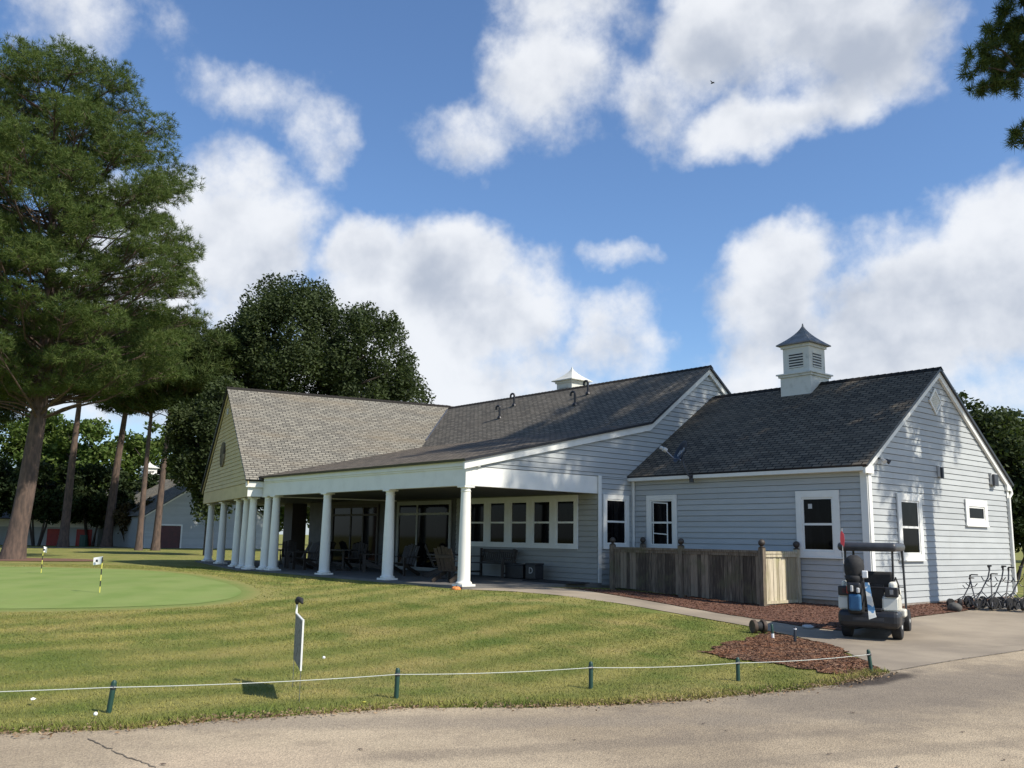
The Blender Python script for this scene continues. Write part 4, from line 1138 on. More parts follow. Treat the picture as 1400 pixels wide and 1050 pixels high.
b = MB(); b.tube([(-.46, .02, 1.05), (-.5, .03, 1.16), (-.5, .5, 1.0), (-.5, .62, .82)], .016, 8); b.build('hip_rail', M_BLKP, cart)
b = MB(); b.tube([(.46, .02, 1.05), (.5, .03, 1.16), (.5, .5, 1.0), (.5, .62, .82)], .016, 8); b.build('hip_rail', M_BLKP, cart)
b = MB(); b.box(-.30, .30, -.552, -.541, .36, .42); b.build('bumper_pad', M_DGREY, cart)
b = MB(); b.tube([(-.45, -.40, .98), (.45, -.40, .98)], .016, 6); b.build('bag_rack', M_BLKP, cart)

cart.scale = (.89, 1, .955)
bag = empty('golf_bag', cart_loc, HEAD - cart_h, 'black and blue golf bag with a hooded top strapped on the back of the cart', 'golf bag')
b = MB()
b.lathe([(.13, .50), (.165, .53), (.165, .72), (.155, .9), (.16, 1.08), (.185, 1.12), (.18, 1.18), (.165, 1.2)], (-.22, -.56, 0), 20); b.build('bag_body', M_BLK, bag, 50)
b = MB(); b.M = Matrix.Translation((-.23, -.52, 1.19))
b.lathe([(.17, 0), (.195, .08), (.20, .2), (.18, .3), (.13, .36), (.06, .395), (.01, .40)], (0, 0, 0), 22); b.build('hood', M_BLK, bag, 60)
for hx, hz, hr in ((-.30, 1.36, .085), (-.17, 1.33, .09), (-.13, 1.26, .075)):
    b = MB(); b.ball((hx, -.55, hz), hr, 12, 1.25); b.build('club_cover', M_BLK, bag, 60)
b = MB(); b.tube([(-.06, -.56, 1.12), (-.02, -.66, .95), (-.05, -.68, .75), (-.10, -.66, .6)], .014, 6); b.build('strap', M_BLKP, bag)
b = MB(); b.bbox(-.36, -.085, -.765, -.66, .87, 1.08, .05); b.build('upper_pocket', M_BLKP, bag)
b = MB(); b.bbox(-.33, -.09, -.78, -.66, .55, .86, .045); b.build('pocket', M_BLUE, bag)
b = MB(); b.bbox(-.29, -.23, -.785, -.74, .90, 1.02, .02); b.bbox(-.17, -.11, -.785, -.74, .88, .98, .02); b.build('side_trim', M_ROCKG, bag)
b = MB(); b.bbox(-.385, -.34, -.66, -.60, .86, 1.0, .015); b.build('red_tag', M_RED, bag)
b = MB(); b.bbox(-.06, .05, -.70, -.64, 1.16, 1.30, .018); b.build('glove', M_WHITE, bag)
b = MB()
for k in range(8):
    z0, z1 = 1.08 - k * .085, 1.08 - (k + 1) * .085; a, c = .02 + .006 * k, .10 + .014 * k
    b.prism([(-.03 + a, -.70 - .012 * math.sin(k), z0), (-.03 + c, -.695 + .015 * math.sin(k * 1.3), z0), (-.03 + c + .014, -.695 + .015 * math.sin(k * 1.3 + 1.3), z1 + (.0 if k < 7 else .05)), (-.03 + a + .006, -.70 - .012 * math.sin(k + 1), z1)], (0, .012, 0))
bag.scale = (.89, 1, .955)
tw = b.build('towel', M_TOWEL, None); tw.scale = (.89, 1, .955); tw.location = cart_loc; tw.rotation_euler = (0, 0, HEAD - cart_h)
tag(tw, 'white blue and gold towel hanging from the golf bag', 'towel')

# ------------------------------------------------------------------ pull trolleys by the right corner
def trolley(loc, rz, lab):
    e = empty('pull_trolley', loc, rz, lab, 'trolley', 'golf trolleys nested by the wall')
    b = MB(); b.tube([(0, -.30, .10), (0, 0, .42), (0, .28, .78), (0, .36, 1.0), (0, .30, 1.06)], .016, 8); b.build('frame', M_DGREY, e)
    b = MB(); b.tube([(0, .34, .98), (0, .36, 1.06), (.02, .28, 1.08), (.14, .22, 1.08)], .02, 8); b.build('handle', M_BLKP, e)
    for sx in (-1, 1):
        b = MB(); b.tube([(0, .02, .44), (sx * .28, -.02, .17)], .011, 6); b.build('axle_arm', M_DGREY, e)
        b = MB(); b.M = Matrix.Translation((sx * .31, -.02, .155)) @ Matrix.Rotation(math.pi / 2, 4, 'Y')
        b.lathe([(.115, -.02), (.15, -.025), (.155, 0), (.15, .025), (.115, .02)], (0, 0, 0), 20); w = b.build('wheel', M_BLK, e, 40)
        b = MB(); b.M = Matrix.Translation((sx * .31, -.02, .155)) @ Matrix.Rotation(math.pi / 2, 4, 'Y')
        b.lathe([(.02, -.03), (.025, .03)], (0, 0, 0), 10)
        for a in range(5): b.tube([(0, 0, 0), (math.cos(a * 1.2566) * .118, math.sin(a * 1.2566) * .118, 0)], .009, 5)
        b.build('spokes', M_DGREY, w)
    b = MB(); b.tube([(-.12, .22, .80), (-.06, .20, .70), (.06, .20, .70), (.12, .22, .80)], .012, 6); b.build('bag_cradle', M_BLKP, e); b = MB(); b.tube([(-.10, -.30, .24), (-.06, -.32, .10), (.06, -.32, .10), (.10, -.30, .24)], .014, 6); b.build('bag_bracket', M_BLKP, e)
    return e
tl_ = [('leftmost golf trolley of the row, its handle folded low against the pale wall', 11.08, 22.90, -.9, .70), ('second golf trolley from the left, its low handle crossing the first', 11.27, 22.78, -.3, .78),
       ('third golf trolley from the left, first one with a tall handle', 11.45, 22.80, -1.1, 1.0), ('fourth golf trolley from the left, jammed between two tall handles', 11.62, 22.62, -.5, .82),
       ('tall handled golf trolley just left of the corner downspout', 11.78, 22.72, -1.0, 1.0), ('golf trolley in front of the corner downspout', 11.95, 22.56, -.7, .98),
       ('golf trolley just right of the corner downspout', 12.13, 22.62, -1.1, 1.0), ('second golf trolley from the right, cut by the edge of the photo', 12.32, 22.46, -.6, .85), ('rightmost golf trolley at the very edge of the photo', 12.50, 22.52, -.9, 1.0)]
t0_ = None
for i, (lab, x, y, a, zs) in enumerate(tl_):
    loc = G(x + .10, y - .02, .03)
    if i == 0: t0_ = trolley(loc, HEAD + a, lab); q = t0_
    else: q = dup(t0_, loc, HEAD + a, lab)
    q.scale = (1.08, 1.08, zs * .95)

# ------------------------------------------------------------------ rope line, stakes and small lawn things
STK = [(-3.89, 9.32, .31, .10, 'green rope stake leaning right at the left end of the lawn'), (-1.21, 10.39, .32, .02, 'green rope stake second from the left, left of the lawn centre'),
       (.99, 11.21, .31, .0, 'green rope stake in front of the porch at the middle of the lawn'), (2.94, 12.05, .29, .0, 'green rope stake by the left end of the red mulch corner'),
       (4.98, 12.92, .32, -.10, 'dark rope stake leaning left at the tip of the mulch corner by the road')]
tops = []
for x, y, h, lean, lab in STK:
    e = empty('rope_stake', G(x, y), HEAD, lab, 'stake', 'rope stakes along the road edge')
    b = MB(); b.M = Matrix.Rotation(lean, 4, 'Y')
    b.lathe([(.026, -.05), (.026, h - .03), (.024, h - .015), (.014, h)], (0, 0, 0), 12); b.build('shaft', M_GREEN, e, 40)
    b = MB(); b.M = Matrix.Rotation(lean, 4, 'Y'); b.lathe([(.028, h - .085), (.032, h - .075), (.032, h - .06), (.028, h - .05)], (0, 0, 0), 12); b.build('cap_ring', M_DGREY, e)
    tops.append(cw(x, y, H(x, y) + h - .065) + Vector((cH, sH, 0)) * math.sin(lean) * (h - .07))
b = MB()
r0 = cw(-8.9, 7.9, H(-8.9, 7.9) + .24); pts = [r0] + tops; path = []
for a, c in zip(pts[:-1], pts[1:]):
    for j in range(10):
        t = j / 10; path.append(a.lerp(c, t) - Vector((0, 0, .02 * 4 * t * (1 - t))) - Vector((-sH, cH, 0)) * .03)
path.append(pts[-1] - Vector((-sH, cH, 0)) * .03)
b.tube(path, .0042, 6); tag(b.build('boundary_rope', M_ROPE, None, 40), 'thin pale rope strung between the green stakes along the lawn edge', 'rope')
for x, y, h, wh, lab in ((4.82, 17.08, .27, True, 'green stake with a white foot at the tip of the grass by the walk'), (5.07, 16.6, .27, False, 'short black stake in the red mulch beside the walk')):
    e = empty('marker_stake', G(x, y), HEAD, lab, 'stake')
    b = MB(); b.M = Matrix.Rotation(-.06 if wh else .04, 4, 'Y')
    b.lathe([(.025, .10 if wh else -.05), (.025, h - .02), (.015, h)], (0, 0, 0), 12); b.build('shaft', M_GREEN if wh else M_BLKP, e, 40)
    b = MB(); b.M = Matrix.Rotation(-.06 if wh else .04, 4, 'Y')
    b.lathe([(.026, -.05), (.026, .10)] if wh else [(.027, h - .04), (.027, h - .02)], (0, 0, 0), 12); b.build('white_band', M_WHITE, e)
# two-wheeled hose reel
e = empty('hose_reel', G(4.78, 17.9, .0), HEAD + .25, 'small dark hose reel with two round brown ends on the grass tip by the walk', 'hose reel')
for sx in (-1, 1):
    b = MB(); b.M = Matrix.Translation((sx * .10, 0, .13)) @ Matrix.Rotation(math.pi / 2, 4, 'Y')
    b.lathe([(.06, -.03), (.12, -.035), (.13, -.01), (.13, .02), (.115, .035), (.03, .04)], (0, 0, 0), 18); b.build('end_disc', M_BROWN, e, 40)
b = MB(); b.M = Matrix.Translation((0, 0, .13)) @ Matrix.Rotation(math.pi / 2, 4, 'Y'); b.lathe([(.08, -.07), (.095, -.03), (.085, 0), (.095, .03), (.08, .07)], (0, 0, 0), 14); b.build('coil', M_BLK, e, 50)
# stone by the wall
bm = bmesh.new(); bmesh.ops.create_icosphere(bm, subdivisions=3, radius=.15)
rr = random.Random(8)
for v in bm.verts: v.co = Vector((v.co.x * 1.15, v.co.y * .9, v.co.z * .75)) * (1 + .08 * math.sin(v.co.x * 17 + v.co.z * 9) + rr.uniform(-.03, .03))
b = MB(); b.add_bm(bm); st = b.build('boulder', M_STONE, None, 50); st.location = G(10.62, 22.25, .1); tag(st, 'dark grey stone in the mulch by the gable wall, left of the trolleys', 'stone')
bm = bmesh.new(); bmesh.ops.create_icosphere(bm, subdivisions=2, radius=.09)
for v in bm.verts: v.co = Vector((v.co.x * 1.4, v.co.y, v.co.z * .5)) * (1 + rr.uniform(-.1, .1))
b = MB(); b.add_bm(bm); st = b.build('rock', M_ROCKG, None, 50); st.location = G(6.0, 18.75, .05); tag(st, 'pale rock at the edge of the mulch left of the golf cart', 'rock')

# lawn sign, seen almost edge on
sgn = empty('lawn_sign', G(-2.335, 10.5), HEAD - math.radians(72.6), 'grey sign board hanging almost edge on over the lawn with a black top', 'sign')
b = MB(); b.prism([(-.46, -.010, .33), (.46, -.010, .33), (.46, -.010, .83), (-.46, -.010, .83)], (0, .02, 0)); b.build('board', M_SIGN, sgn)
b = MB(); b.box(.462, .482, -.009, .009, .32, .85); b.box(-.482, .461, -.011, .011, .832, .845); b.box(-.482, -.462, -.011, .011, .846, .95); b.build('edge_strip', M_TRIM, sgn)
b = MB(); b.tube([(-.472, 0, .94), (-.465, .0, .975), (-.42, .01, 1.0), (-.36, .035, .995), (-.33, .05, .96)], [.012, .030, .036, .032, .012], 10); b.build('top_knob', M_BLK, sgn, 60)
b = MB(); b.tube([(-.47, 0, -.05), (-.47, 0, .33)], .0035, 6); b.build('wire_leg', M_STEEL, sgn)
b = MB(); b.tube([(.47, 0, -.05), (.47, 0, .32)], .0035, 6); b.build('wire_leg', M_STEEL, sgn)

# practice green flags
def pin(x, y, lab, wave, flip):
    e = empty('practice_flag', G(x, y, .014), HEAD, lab, 'flag', 'practice flags on the putting green')
    hs = .78
    for i in range(6):
        b = MB(); b.lathe([(.012, hs * i / 6), (.012, hs * (i + 1) / 6)], (0, 0, 0), 10)
        b.build('stick_band', M_YEL if i % 2 == 0 else M_BLKP, e)
    b = MB()
    k = 8
    for i in range(k):
        a, c = i / k * .20, (i + 1) / k * .20
        ya, yc = math.sin(a * 16) * wave, math.sin(c * 16) * wave
        b.prism([(flip * a, ya, hs - .15 - a * .15), (flip * c, yc, hs - .15 - c * .15), (flip * c, yc, hs + .02 - c * .18), (flip * a, ya, hs + .02 - a * .18)], (0, .006, 0))
    f = b.build('cloth', M_WHITE, e)
    b = MB(); b.box(flip * .11 - .022, flip * .11 + .022, -wave - .02, -wave - .004, hs - .11, hs - .055); b.build('emblem', M_DGREY, f)
pin(-14.29, 28.42, 'crumpled white flag on a striped stick at the far side of the putting green', .05, .55)
pin(-9.18, 20.95, 'square white flag with a dark emblem on a striped stick nearer the porch', .02, -1)
# bits of litter
for x, y, s, lab, mt in ((-4.79, 9.63, .035, 'white scrap of paper on the lawn left of the leaning stake', M_WHITE), (-2.52, 12.95, .021, 'white golf ball on the lawn right of the grey sign', M_WHITE), (-1.46, 9.72, .032, 'pale yellow leaf on the grass by the road edge', M_YEL), (3.45, 12.9, .05, 'pale yellow scrap on the red mulch corner', M_YEL), (-3.9, 9.05, .02, 'white golf ball at the grass edge left of the first stake', M_WHITE)):
    if 'ball' in lab:
        b = MB(); b.ball((0, 0, s), s, 14); o = b.build('golf_ball', mt, None, 60); cat = 'ball'
    else:
        b = MB(); r = random.Random(int(x * 100)); n = 6
        ring = [(math.cos(6.283 * i / n) * s * r.uniform(.7, 1.4), math.sin(6.283 * i / n) * s * r.uniform(.5, 1.0), .03 + r.uniform(0, .03)) for i in range(n)]
        for i in range(n): b.face([(0, 0, .035), ring[i], ring[(i + 1) % n]])
        o = b.build('scrap' if 'scrap' in lab else 'fallen_leaf', mt, None); cat = 'litter' if 'scrap' in lab else 'leaf'
    o.location = G(x, y, .02); tag(o, lab, cat)

lr = random.Random(9)
lp0 = None
for (x, y) in ((1.9, 9.2), (2.05, 8.9), (3.1, 7.6), (2.7, 8.0), (4.3, 9.0), (4.1, 7.9), (4.75, 7.5), (4.95, 7.45), (-1.2, 7.9), (.6, 8.4), (5.9, 10.6), (3.6, 9.9), (-2.6, 7.3), (1.3, 7.4)):
    if lp0 is None:
        b = MB(); ring = [(math.cos(6.283 * i / 7) * .024 * lr.uniform(.7, 1.4), math.sin(6.283 * i / 7) * .014 * lr.uniform(.7, 1.3), .004 + lr.uniform(0, .014)) for i in range(7)]
        for i in range(7): b.face([(0, 0, .012), ring[i], ring[(i + 1) % 7]])
        o = lp0 = b.build('fallen_leaf', M_BROWN, None); tag(o, 'small dark brown leaf lying on the asphalt road', 'leaf', 'fallen leaves on the road')
    else: o = lp0.copy(); COL.objects.link(o)
    o.location = G(x, y, .009); o.rotation_euler = (0, 0, lr.uniform(0, 6)); q = lr.uniform(.7, 1.3); o.scale = (q, q, q)

# bird
bd = empty('bird', cw(13.84, 60.0, 33.2), 0, 'small dark bird flying below the big cloud', 'bird')
b = MB(); b.tube([(-.22, 0, 0), (-.1, 0, .02), (.08, 0, .02), (.2, 0, .03), (.27, 0, .02)], [.02, .07, .075, .045, .008], 8)
b.face([(-.06, .05, .03), (.1, .05, .03), (.04, .42, .14), (-.04, .40, .14)]); b.face([(-.06, -.05, .03), (.1, -.05, .03), (.04, -.36, .17), (-.04, -.34, .17)])
b.build('body', M_BLK, bd, 60); bd.scale = (.65,) * 3

# ------------------------------------------------------------------ far buildings
barn = empty('barn', (-56.16, 16.4, 0), 0, 'grey gabled barn with cupola and dark red door beyond the pines', 'barn')
F_BN = Frame((0, -5.15, 0), (0, 1, 0), (1, 0, 0))
b = MB(); siding(b, F_BN, [(0, -.1), (10.3, -.1), (10.3, 2.6), (5.15, 5.95), (0, 2.6)], .2, -.1)
b.prism([(-.01, -5.15, -.1), (-.01, 5.15, -.1), (-.01, 5.15, 2.6), (-.01, 0, 5.9), (-.01, -5.15, 2.6)], (-24, 0, 0)); b.build('wall', M_SID, barn)
b = MB()
slab(b, [(.25, -5.45, 2.5), (-24.2, -5.45, 2.5), (-24.2, 0, 6.05), (.25, 0, 6.05)]); slab(b, [(.25, 5.45, 2.5), (-24.2, 5.45, 2.5), (-24.2, 0, 6.05), (.25, 0, 6.05)])
b.build('roof', [M_SHL, M_BLKP], barn)
b = MB(); rake(b, F_BN, [(-.25, 2.5), (5.15, 5.97), (10.55, 2.5)], .2, .03, .1)
F_BN.box(b, .9, 1.02, -.05, 1.75, .03, .08); F_BN.box(b, 2.9, 3.02, -.05, 1.75, .03, .08); F_BN.box(b, .9, 3.02, 1.75, 1.87, .03, .08); b.build('trim', M_TRIM, barn)
b = MB(); F_BN.box(b, 1.02, 2.9, -.05, 1.75, .028, .05); b.build('door', M_DRED, barn)
cupola((-15.0, 0), 5.7, 6.7, 7.3, 7.95, .62, .55, .72, M_CUPW, M_TRIM, True, None, barn)
shed_l = cw(-42.0, 79.0, -.06)
shed = empty('storage_shed', shed_l, HEAD, 'long low white shed with red doors half hidden behind the dark trees', 'shed')
b = MB(); b.box(-11, 6.8, 0, 6, -.1, 2.3); b.build('wall', M_SID, shed)
b = MB(); slab(b, [(-11.3, -.5, 2.25), (7.1, -.5, 2.25), (7.1, 3, 3.6), (-11.3, 3, 3.6)]); slab(b, [(-11.3, 6.5, 2.25), (7.1, 6.5, 2.25), (7.1, 3, 3.6), (-11.3, 3, 3.6)]); b.build('roof', [M_SHM, M_BLKP], shed)
b = MB(); b.box(-11.2, 7.0, -.06, -.004, 1.55, 2.25); b.build('fascia', M_TRIM, shed)
for x in (2.5, 5.0):
    b = MB(); b.box(x, x + 1.3, -.08, -.003, -.05, 1.4); b.build('door', M_RED, shed)
for x, y, z_, r, mt, nm, lab, cat in ((-36.2, 74.5, .9, .12, M_YEL, 'marker_post', 'pale yellow post beyond the lawn left of the pine trunks', 'post'), (-35.0, 76.0, .95, .30, M_GREEN, 'waste_drum', 'green waste drum in front of the red shed doors', 'drum'), (-30.4, 80.5, .7, .5, M_BLKP, 'waste_bin', 'dark bin standing against the barn wall', 'bin')):
    e = empty(nm, G(x, y), 0, lab, cat)
    b = MB(); b.lathe([(r, 0), (r * 1.02, z_ * .5), (r, z_ * .94)], (0, 0, 0), 14); b.build('body', mt, e, 40)
    b = MB(); b.lathe([(r * 1.06, z_ * .94), (r * 1.0, z_)], (0, 0, 0), 14); b.build('top', mt, e, 40)

# ------------------------------------------------------------------ trees
def needles(pos, dr, n, L, W, rg, spread=1.0):
    k = len(pos); pos = np.repeat(pos, n, 0); dr = np.repeat(dr, n, 0)
    v = rg.normal(size=(k * n, 3)); v /= np.linalg.norm(v, axis=1)[:, None]
    d = dr * .75 + v * spread; d /= np.linalg.norm(d, axis=1)[:, None]
    s_ = np.cross(d, rg.normal(size=(k * n, 3))); s_ /= np.linalg.norm(s_, axis=1)[:, None] + 1e-9
    ln = L * rg.uniform(.7, 1.15, (k * n, 1)); pos = pos + v * L * .12
    return np.stack([pos - s_ * W, pos + s_ * W, pos + d * ln], 1).reshape(-1, 3)

def pine(name, base, trunk_pts, r0, limbs, label, mt=M_NEED, bark=M_BARK, seed=1, tuft=(16, .22, .008), dens=1.0, keep=None, extra=None, sub=9, clump=.15):
    """trunk_pts: local polyline; limbs: (height range, count, reach(height, azimuth)->m)"""
    rg = np.random.default_rng(seed); r = random.Random(seed)
    root = empty(name, base, 0, label, 'tree')
    top = trunk_pts[-1][2]
    tp = [Vector(p) for p in trunk_pts]
    def at(h):
        for a, c in zip(tp[:-1], tp[1:]):
            if h <= c.z: return a.lerp(c, (h - a.z) / (c.z - a.z))
        return tp[-1]
    b = MB()
    hs = np.linspace(0, top, 22)
    b.tube([at(h) for h in hs], [r0 * (1 + .3 * math.exp(-h / .5)) * (1 - .86 * (h / top) ** 1.15) for h in hs], 14)
    P, D = [], []
    h0, h1, count, reach = limbs
    for i in range(count):
        t = (i + r.random()) / count; h = h0 + (h1 - h0) * t ** .9
        az = i * 2.39996 + r.uniform(-.5, .5); L = reach(h, az) * r.uniform(.72, 1.08)
        if L < .3: continue
        o = at(h); dirh = Vector((math.cos(az), math.sin(az), 0)); f = (h - h0) / (h1 - h0)
        rise = (.15 + .55 * f) * L * r.uniform(.5, 1.1)
        pts = []
        for j in range(7):
            q = j / 6; wob = Vector((r.uniform(-.1, .1), r.uniform(-.1, .1), r.uniform(-.07, .07))) * L * .35 * q
            pts.append(o + dirh * L * q + Vector((0, 0, rise * (q ** 1.4) - .08 * L * math.sin(q * 3.1))) + wob)
        if keep is not None:
            okk = keep(np.array([tuple(p) for p in pts])); cut = 7
            for j in range(7):
                if not okk[j]: cut = j; break
            if cut < 3: continue
            if cut < 7: L *= cut / 7; pts = [pts[0].lerp(pts[cut - 1], j / 6) for j in range(7)]
        rad = max(.018, .013 * L + .01)
        b.tube(pts, [rad * (1 - .8 * j / 6) for j in range(7)], 6, False)
        for s_ in range(int(sub * (.6 + L / 5))):
            q = r.uniform(.3, 1.0) ** .8; i0 = min(5, int(q * 6)); sp = pts[i0].lerp(pts[i0 + 1], q * 6 - i0)
            ta = az + r.choice((-1, 1)) * r.uniform(.3, 1.3); sl = L * r.uniform(.12, .34) * (1.15 - .5 * q) + .25
            sd = Vector((math.cos(ta), math.sin(ta), r.uniform(.0, .85))).normalized()
            e2 = sp + sd * sl
            if keep is not None and not keep(np.array([tuple(e2)]))[0]: continue
            b.tube([sp, sp.lerp(e2, .5) + Vector((0, 0, -.03 * sl)), e2], [rad * .32, rad * .22, .006], 4, False)
            for k in range(int((3 + sl * 3.2) * dens)):
                qq = r.choice((.45, .8, 1.0, 1.0)); o_ = Vector((r.gauss(0, 1), r.gauss(0, 1), r.gauss(.15, .75))) * clump
                P.append(sp.lerp(e2, qq) + o_); D.append((o_.normalized() * .8 + Vector((0, 0, .5))).normalized())
        P.append(pts[-1]); D.append((dirh + Vector((0, 0, .6))).normalized())
    for k in range(int(14 * dens)):
        P.append(at(top) + Vector((r.gauss(0, .3), r.gauss(0, .3), r.gauss(-.1, .3)))); D.append(Vector((0, 0, 1)))
    if extra:
        for pts, tufts in extra:
            b.tube(pts, [.05 - .04 * j / (len(pts) - 1) for j in range(len(pts))], 6, False)
            for c, rad_, k in tufts:
                for _ in range(k):
                    P.append(Vector(c) + Vector((r.gauss(0, rad_), r.gauss(0, rad_), r.gauss(0, rad_)))); D.append(Vector((r.uniform(-1, 1), r.uniform(-1, 1), r.uniform(-.8, .8))) * .4)
    P = np.array([tuple(p) for p in P]); D = np.array([tuple(p) for p in D])
    if keep is not None:
        ok = keep(P); P, D = P[ok], D[ok]
    b.build('trunk', bark, root, 60)
    np_obj('crown', needles(P, D, tuft[0], tuft[1], tuft[2], rg), 3, mt, root)
    return root

def prof(pairs):
    xs, ys = zip(*pairs)
    return lambda h, az: float(np.interp(h, xs, ys))

# big pine at the left
rot = lambda x, y, z: tuple(Vector((x * .6505 - y * .7594, x * .7594 + y * .6505, z)))   # right / ahead offsets to world axes
def clump_pine(name, base, trunk_pts, r0, crown, nl, label, mt, seed, lump=(.7, 1.4), per=150, tuft=(13, .25, .0125), flat=.74):
    """pine whose needles gather in rounded layered boughs; crown: (height, radius) outline round the trunk"""
    rg = np.random.default_rng(seed); r = random.Random(seed)
    root = empty(name, base, 0, label, 'tree')
    tp = [Vector(p) for p in trunk_pts]; top = tp[-1].z
    def at(h):
        for a, c in zip(tp[:-1], tp[1:]):
            if h <= c.z: return a.lerp(c, (h - a.z) / (c.z - a.z))
        return tp[-1]
    b = MB(); hs = np.linspace(0, top, 24)
    b.tube([at(h) for h in hs], [r0 * (1 + .35 * math.exp(-h / .5)) * (1 - .86 * (h / top) ** 1.15) for h in hs], 16)
    hh, rr_ = zip(*crown); h0, h1 = hh[0], hh[-1]
    P, D = [], []; done = []
    tries = 0
    while len(done) < nl and tries < nl * 40:
        tries += 1
        h = r.uniform(h0, h1); R = float(np.interp(h, hh, rr_)); az = r.uniform(0, 6.283); q = r.uniform(.12, 1) ** .6
        rad = r.uniform(*lump) * (1.0 if q > .5 else .8)
        c = at(min(h, top)) + Vector((math.cos(az), math.sin(az), 0)) * max(0, (R - rad * .6)) * q + Vector((0, 0, max(0, h - top)))
        if any((c - d).length < (rad + e) * .62 for d, e in done): continue
        done.append((c, rad))
        hb = max(h0 - 1.2, min(top, c.z - (c - at(min(c.z, top))).length * r.uniform(.25, .55))); o = at(hb)
        mid = o.lerp(c, .55) + Vector((r.uniform(-.3, .3), r.uniform(-.3, .3), -.06 * (c - o).length))
        L = (c - o).length; w = max(.016, .0095 * L + .012)
        b.tube([o, o.lerp(mid, .5) + Vector((0, 0, .02 * L)), mid, mid.lerp(c, .6), c], [w, w * .85, w * .65, w * .4, .012], 6, False)
        for k in range(9):
            d = Vector((r.gauss(0, 1), r.gauss(0, 1), r.gauss(.15, .55))).normalized(); e2 = c + Vector((d.x, d.y, d.z * flat)) * rad * .85
            s0 = mid.lerp(c, r.uniform(.35, 1)); b.tube([s0, s0.lerp(e2, .55) + Vector((0, 0, -.04)), e2], [w * .3, w * .2, .006], 4, False)
        n = int(per * rad * rad)
        v = rg.normal(size=(n, 3)); v /= np.linalg.norm(v, axis=1)[:, None]
        v[:, 2] = np.where(v[:, 2] < -.25, v[:, 2] * .35, v[:, 2])
        rad_n = rad * rg.uniform(.35, 1.0, n) ** .5
        # ragged outline: push whole sectors in and out
        wob = 1 + .22 * np.sin(v[:, 0] * 4 + seed + len(done)) * np.cos(v[:, 1] * 5 + len(done) * 1.7)
        p = np.array(tuple(c)) + v * (rad_n * wob)[:, None] * np.array([1, 1, flat])
        P.append(p); D.append(v * .8 + np.array([0, 0, .45]))
    b.build('trunk', M_BARK, root, 60)
    P = np.concatenate(P); D = np.concatenate(D)
    np_obj('crown', needles(P, D, tuft[0], tuft[1], tuft[2], rg), 3, mt, root)
    return root
clump_pine('pine_tree', G(-21.9, 40.9, 0), [(0, 0, -.1), rot(.32, 0, 3.2), rot(.50, .1, 7), rot(.40, .2, 11), rot(.1, .2, 16), rot(-.2, .1, 22.0)], .42,
           [(7.4, 4.2), (9.0, 6.2), (12, 7.0), (15.5, 7.2), (18.5, 6.6), (21, 5.3), (22.8, 3.6), (23.6, 1.5)], 310, 'big pine with a leaning trunk and tall dense crown at the left edge', M_NEED, 11)
# right pine whose limbs reach into the top right corner and whose shadow lies on the wing
def right_keep(base):
    def f(P):
        X, Y = P[:, 0] + base.x - EYE.x, P[:, 1] + base.y - EYE.y
        x, y = X * .6505 + Y * .7594, -X * .7594 + Y * .6505
        z = P[:, 2] + base.z
        free = x > .5795 * (.986 * y + .166 * (z - 1.25)) + .25
        tips = ((np.hypot(x - 11.1, z - 12.3) < 1.0) & (y < 20.9) & (y > 19)) | ((np.hypot(x - 11.75, z - 10.75) < .38) & (y < 20.9) & (y > 19)) | ((np.hypot(x - 11.7, z - 13.5) < 1.1) & (y < 21.0) & (y > 19))
        return free | tips
    return f
rb = Vector((12.4, 11.05, -.3))
def rl(x, y, z): return cw(x, y, z) - rb
def tuftset(C, seed):
    r = random.Random(seed); out = []
    for (x, y, z), k in C:
        for q in range(k): out.append((rl(x + r.gauss(0, .08), y + r.gauss(0, .12), z + r.gauss(0, .08)), .03, 5))
    return out
TIPS = [((10.75, 20.0, 12.75), 2), ((10.62, 20.0, 12.35), 2), ((10.72, 20.0, 12.0), 2), ((10.98, 20.0, 11.85), 3), ((10.95, 20.0, 12.4), 3), ((11.2, 20.0, 12.05), 4), ((11.15, 20.1, 12.95), 4), ((11.4, 20.1, 12.5), 5), ((11.5, 20.0, 11.95), 4), ((11.45, 20.2, 13.1), 5), ((11.7, 20.2, 12.7), 6), ((11.75, 20.1, 12.2), 5), ((11.8, 20.1, 13.2), 6), ((11.3, 20.2, 13.4), 4), ((12.0, 20.1, 12.5), 6), ((11.9, 20.1, 11.95), 4), ((12.0, 20.2, 12.9), 6), ((11.55, 20.2, 13.6), 4), ((11.95, 20.3, 13.5), 8), ((12.2, 20.3, 13.0), 8), ((12.2, 20.3, 12.4), 8), ((11.6, 20.3, 12.35), 6), ((11.3, 20.2, 12.65), 5), ((12.2, 20.3, 13.8), 8), ((11.8, 20.3, 14.0), 7), ((12.4, 20.3, 14.4), 8), ((12.0, 20.3, 14.5), 6)]
ex = [([Vector((0, 0, 11.5)), rl(13.4, 20.6, 12.0), rl(12.1, 20.2, 12.3), rl(11.3, 20.0, 12.4), rl(10.8, 20.0, 12.4)], tuftset(TIPS, 1)),
      ([rl(12.1, 20.2, 12.3), rl(11.6, 20.1, 12.9), rl(11.1, 20.05, 13.1)], []), ([rl(11.9, 20.15, 12.3), rl(11.4, 20.0, 12.0), rl(10.95, 20.0, 11.9)], []),
      ([Vector((0, 0, 10.6)), rl(13.2, 20.6, 10.7), rl(11.9, 20.0, 10.85), rl(11.72, 20.0, 10.8)], tuftset([((11.72, 20.0, 10.82), 4), ((11.95, 20.0, 10.6), 3), ((11.9, 20.0, 10.95), 3)], 2))]
def rreach(h, az):
    if h < 12.5 and math.sin(az) > -.15: return .9
    if h < 10.5: return 2.9
    return float(np.interp(h, [7.0, 9, 12, 16, 20, 23.5, 25], [3.6, 4.4, 5.0, 5.0, 4.2, 2.6, 1.0]))
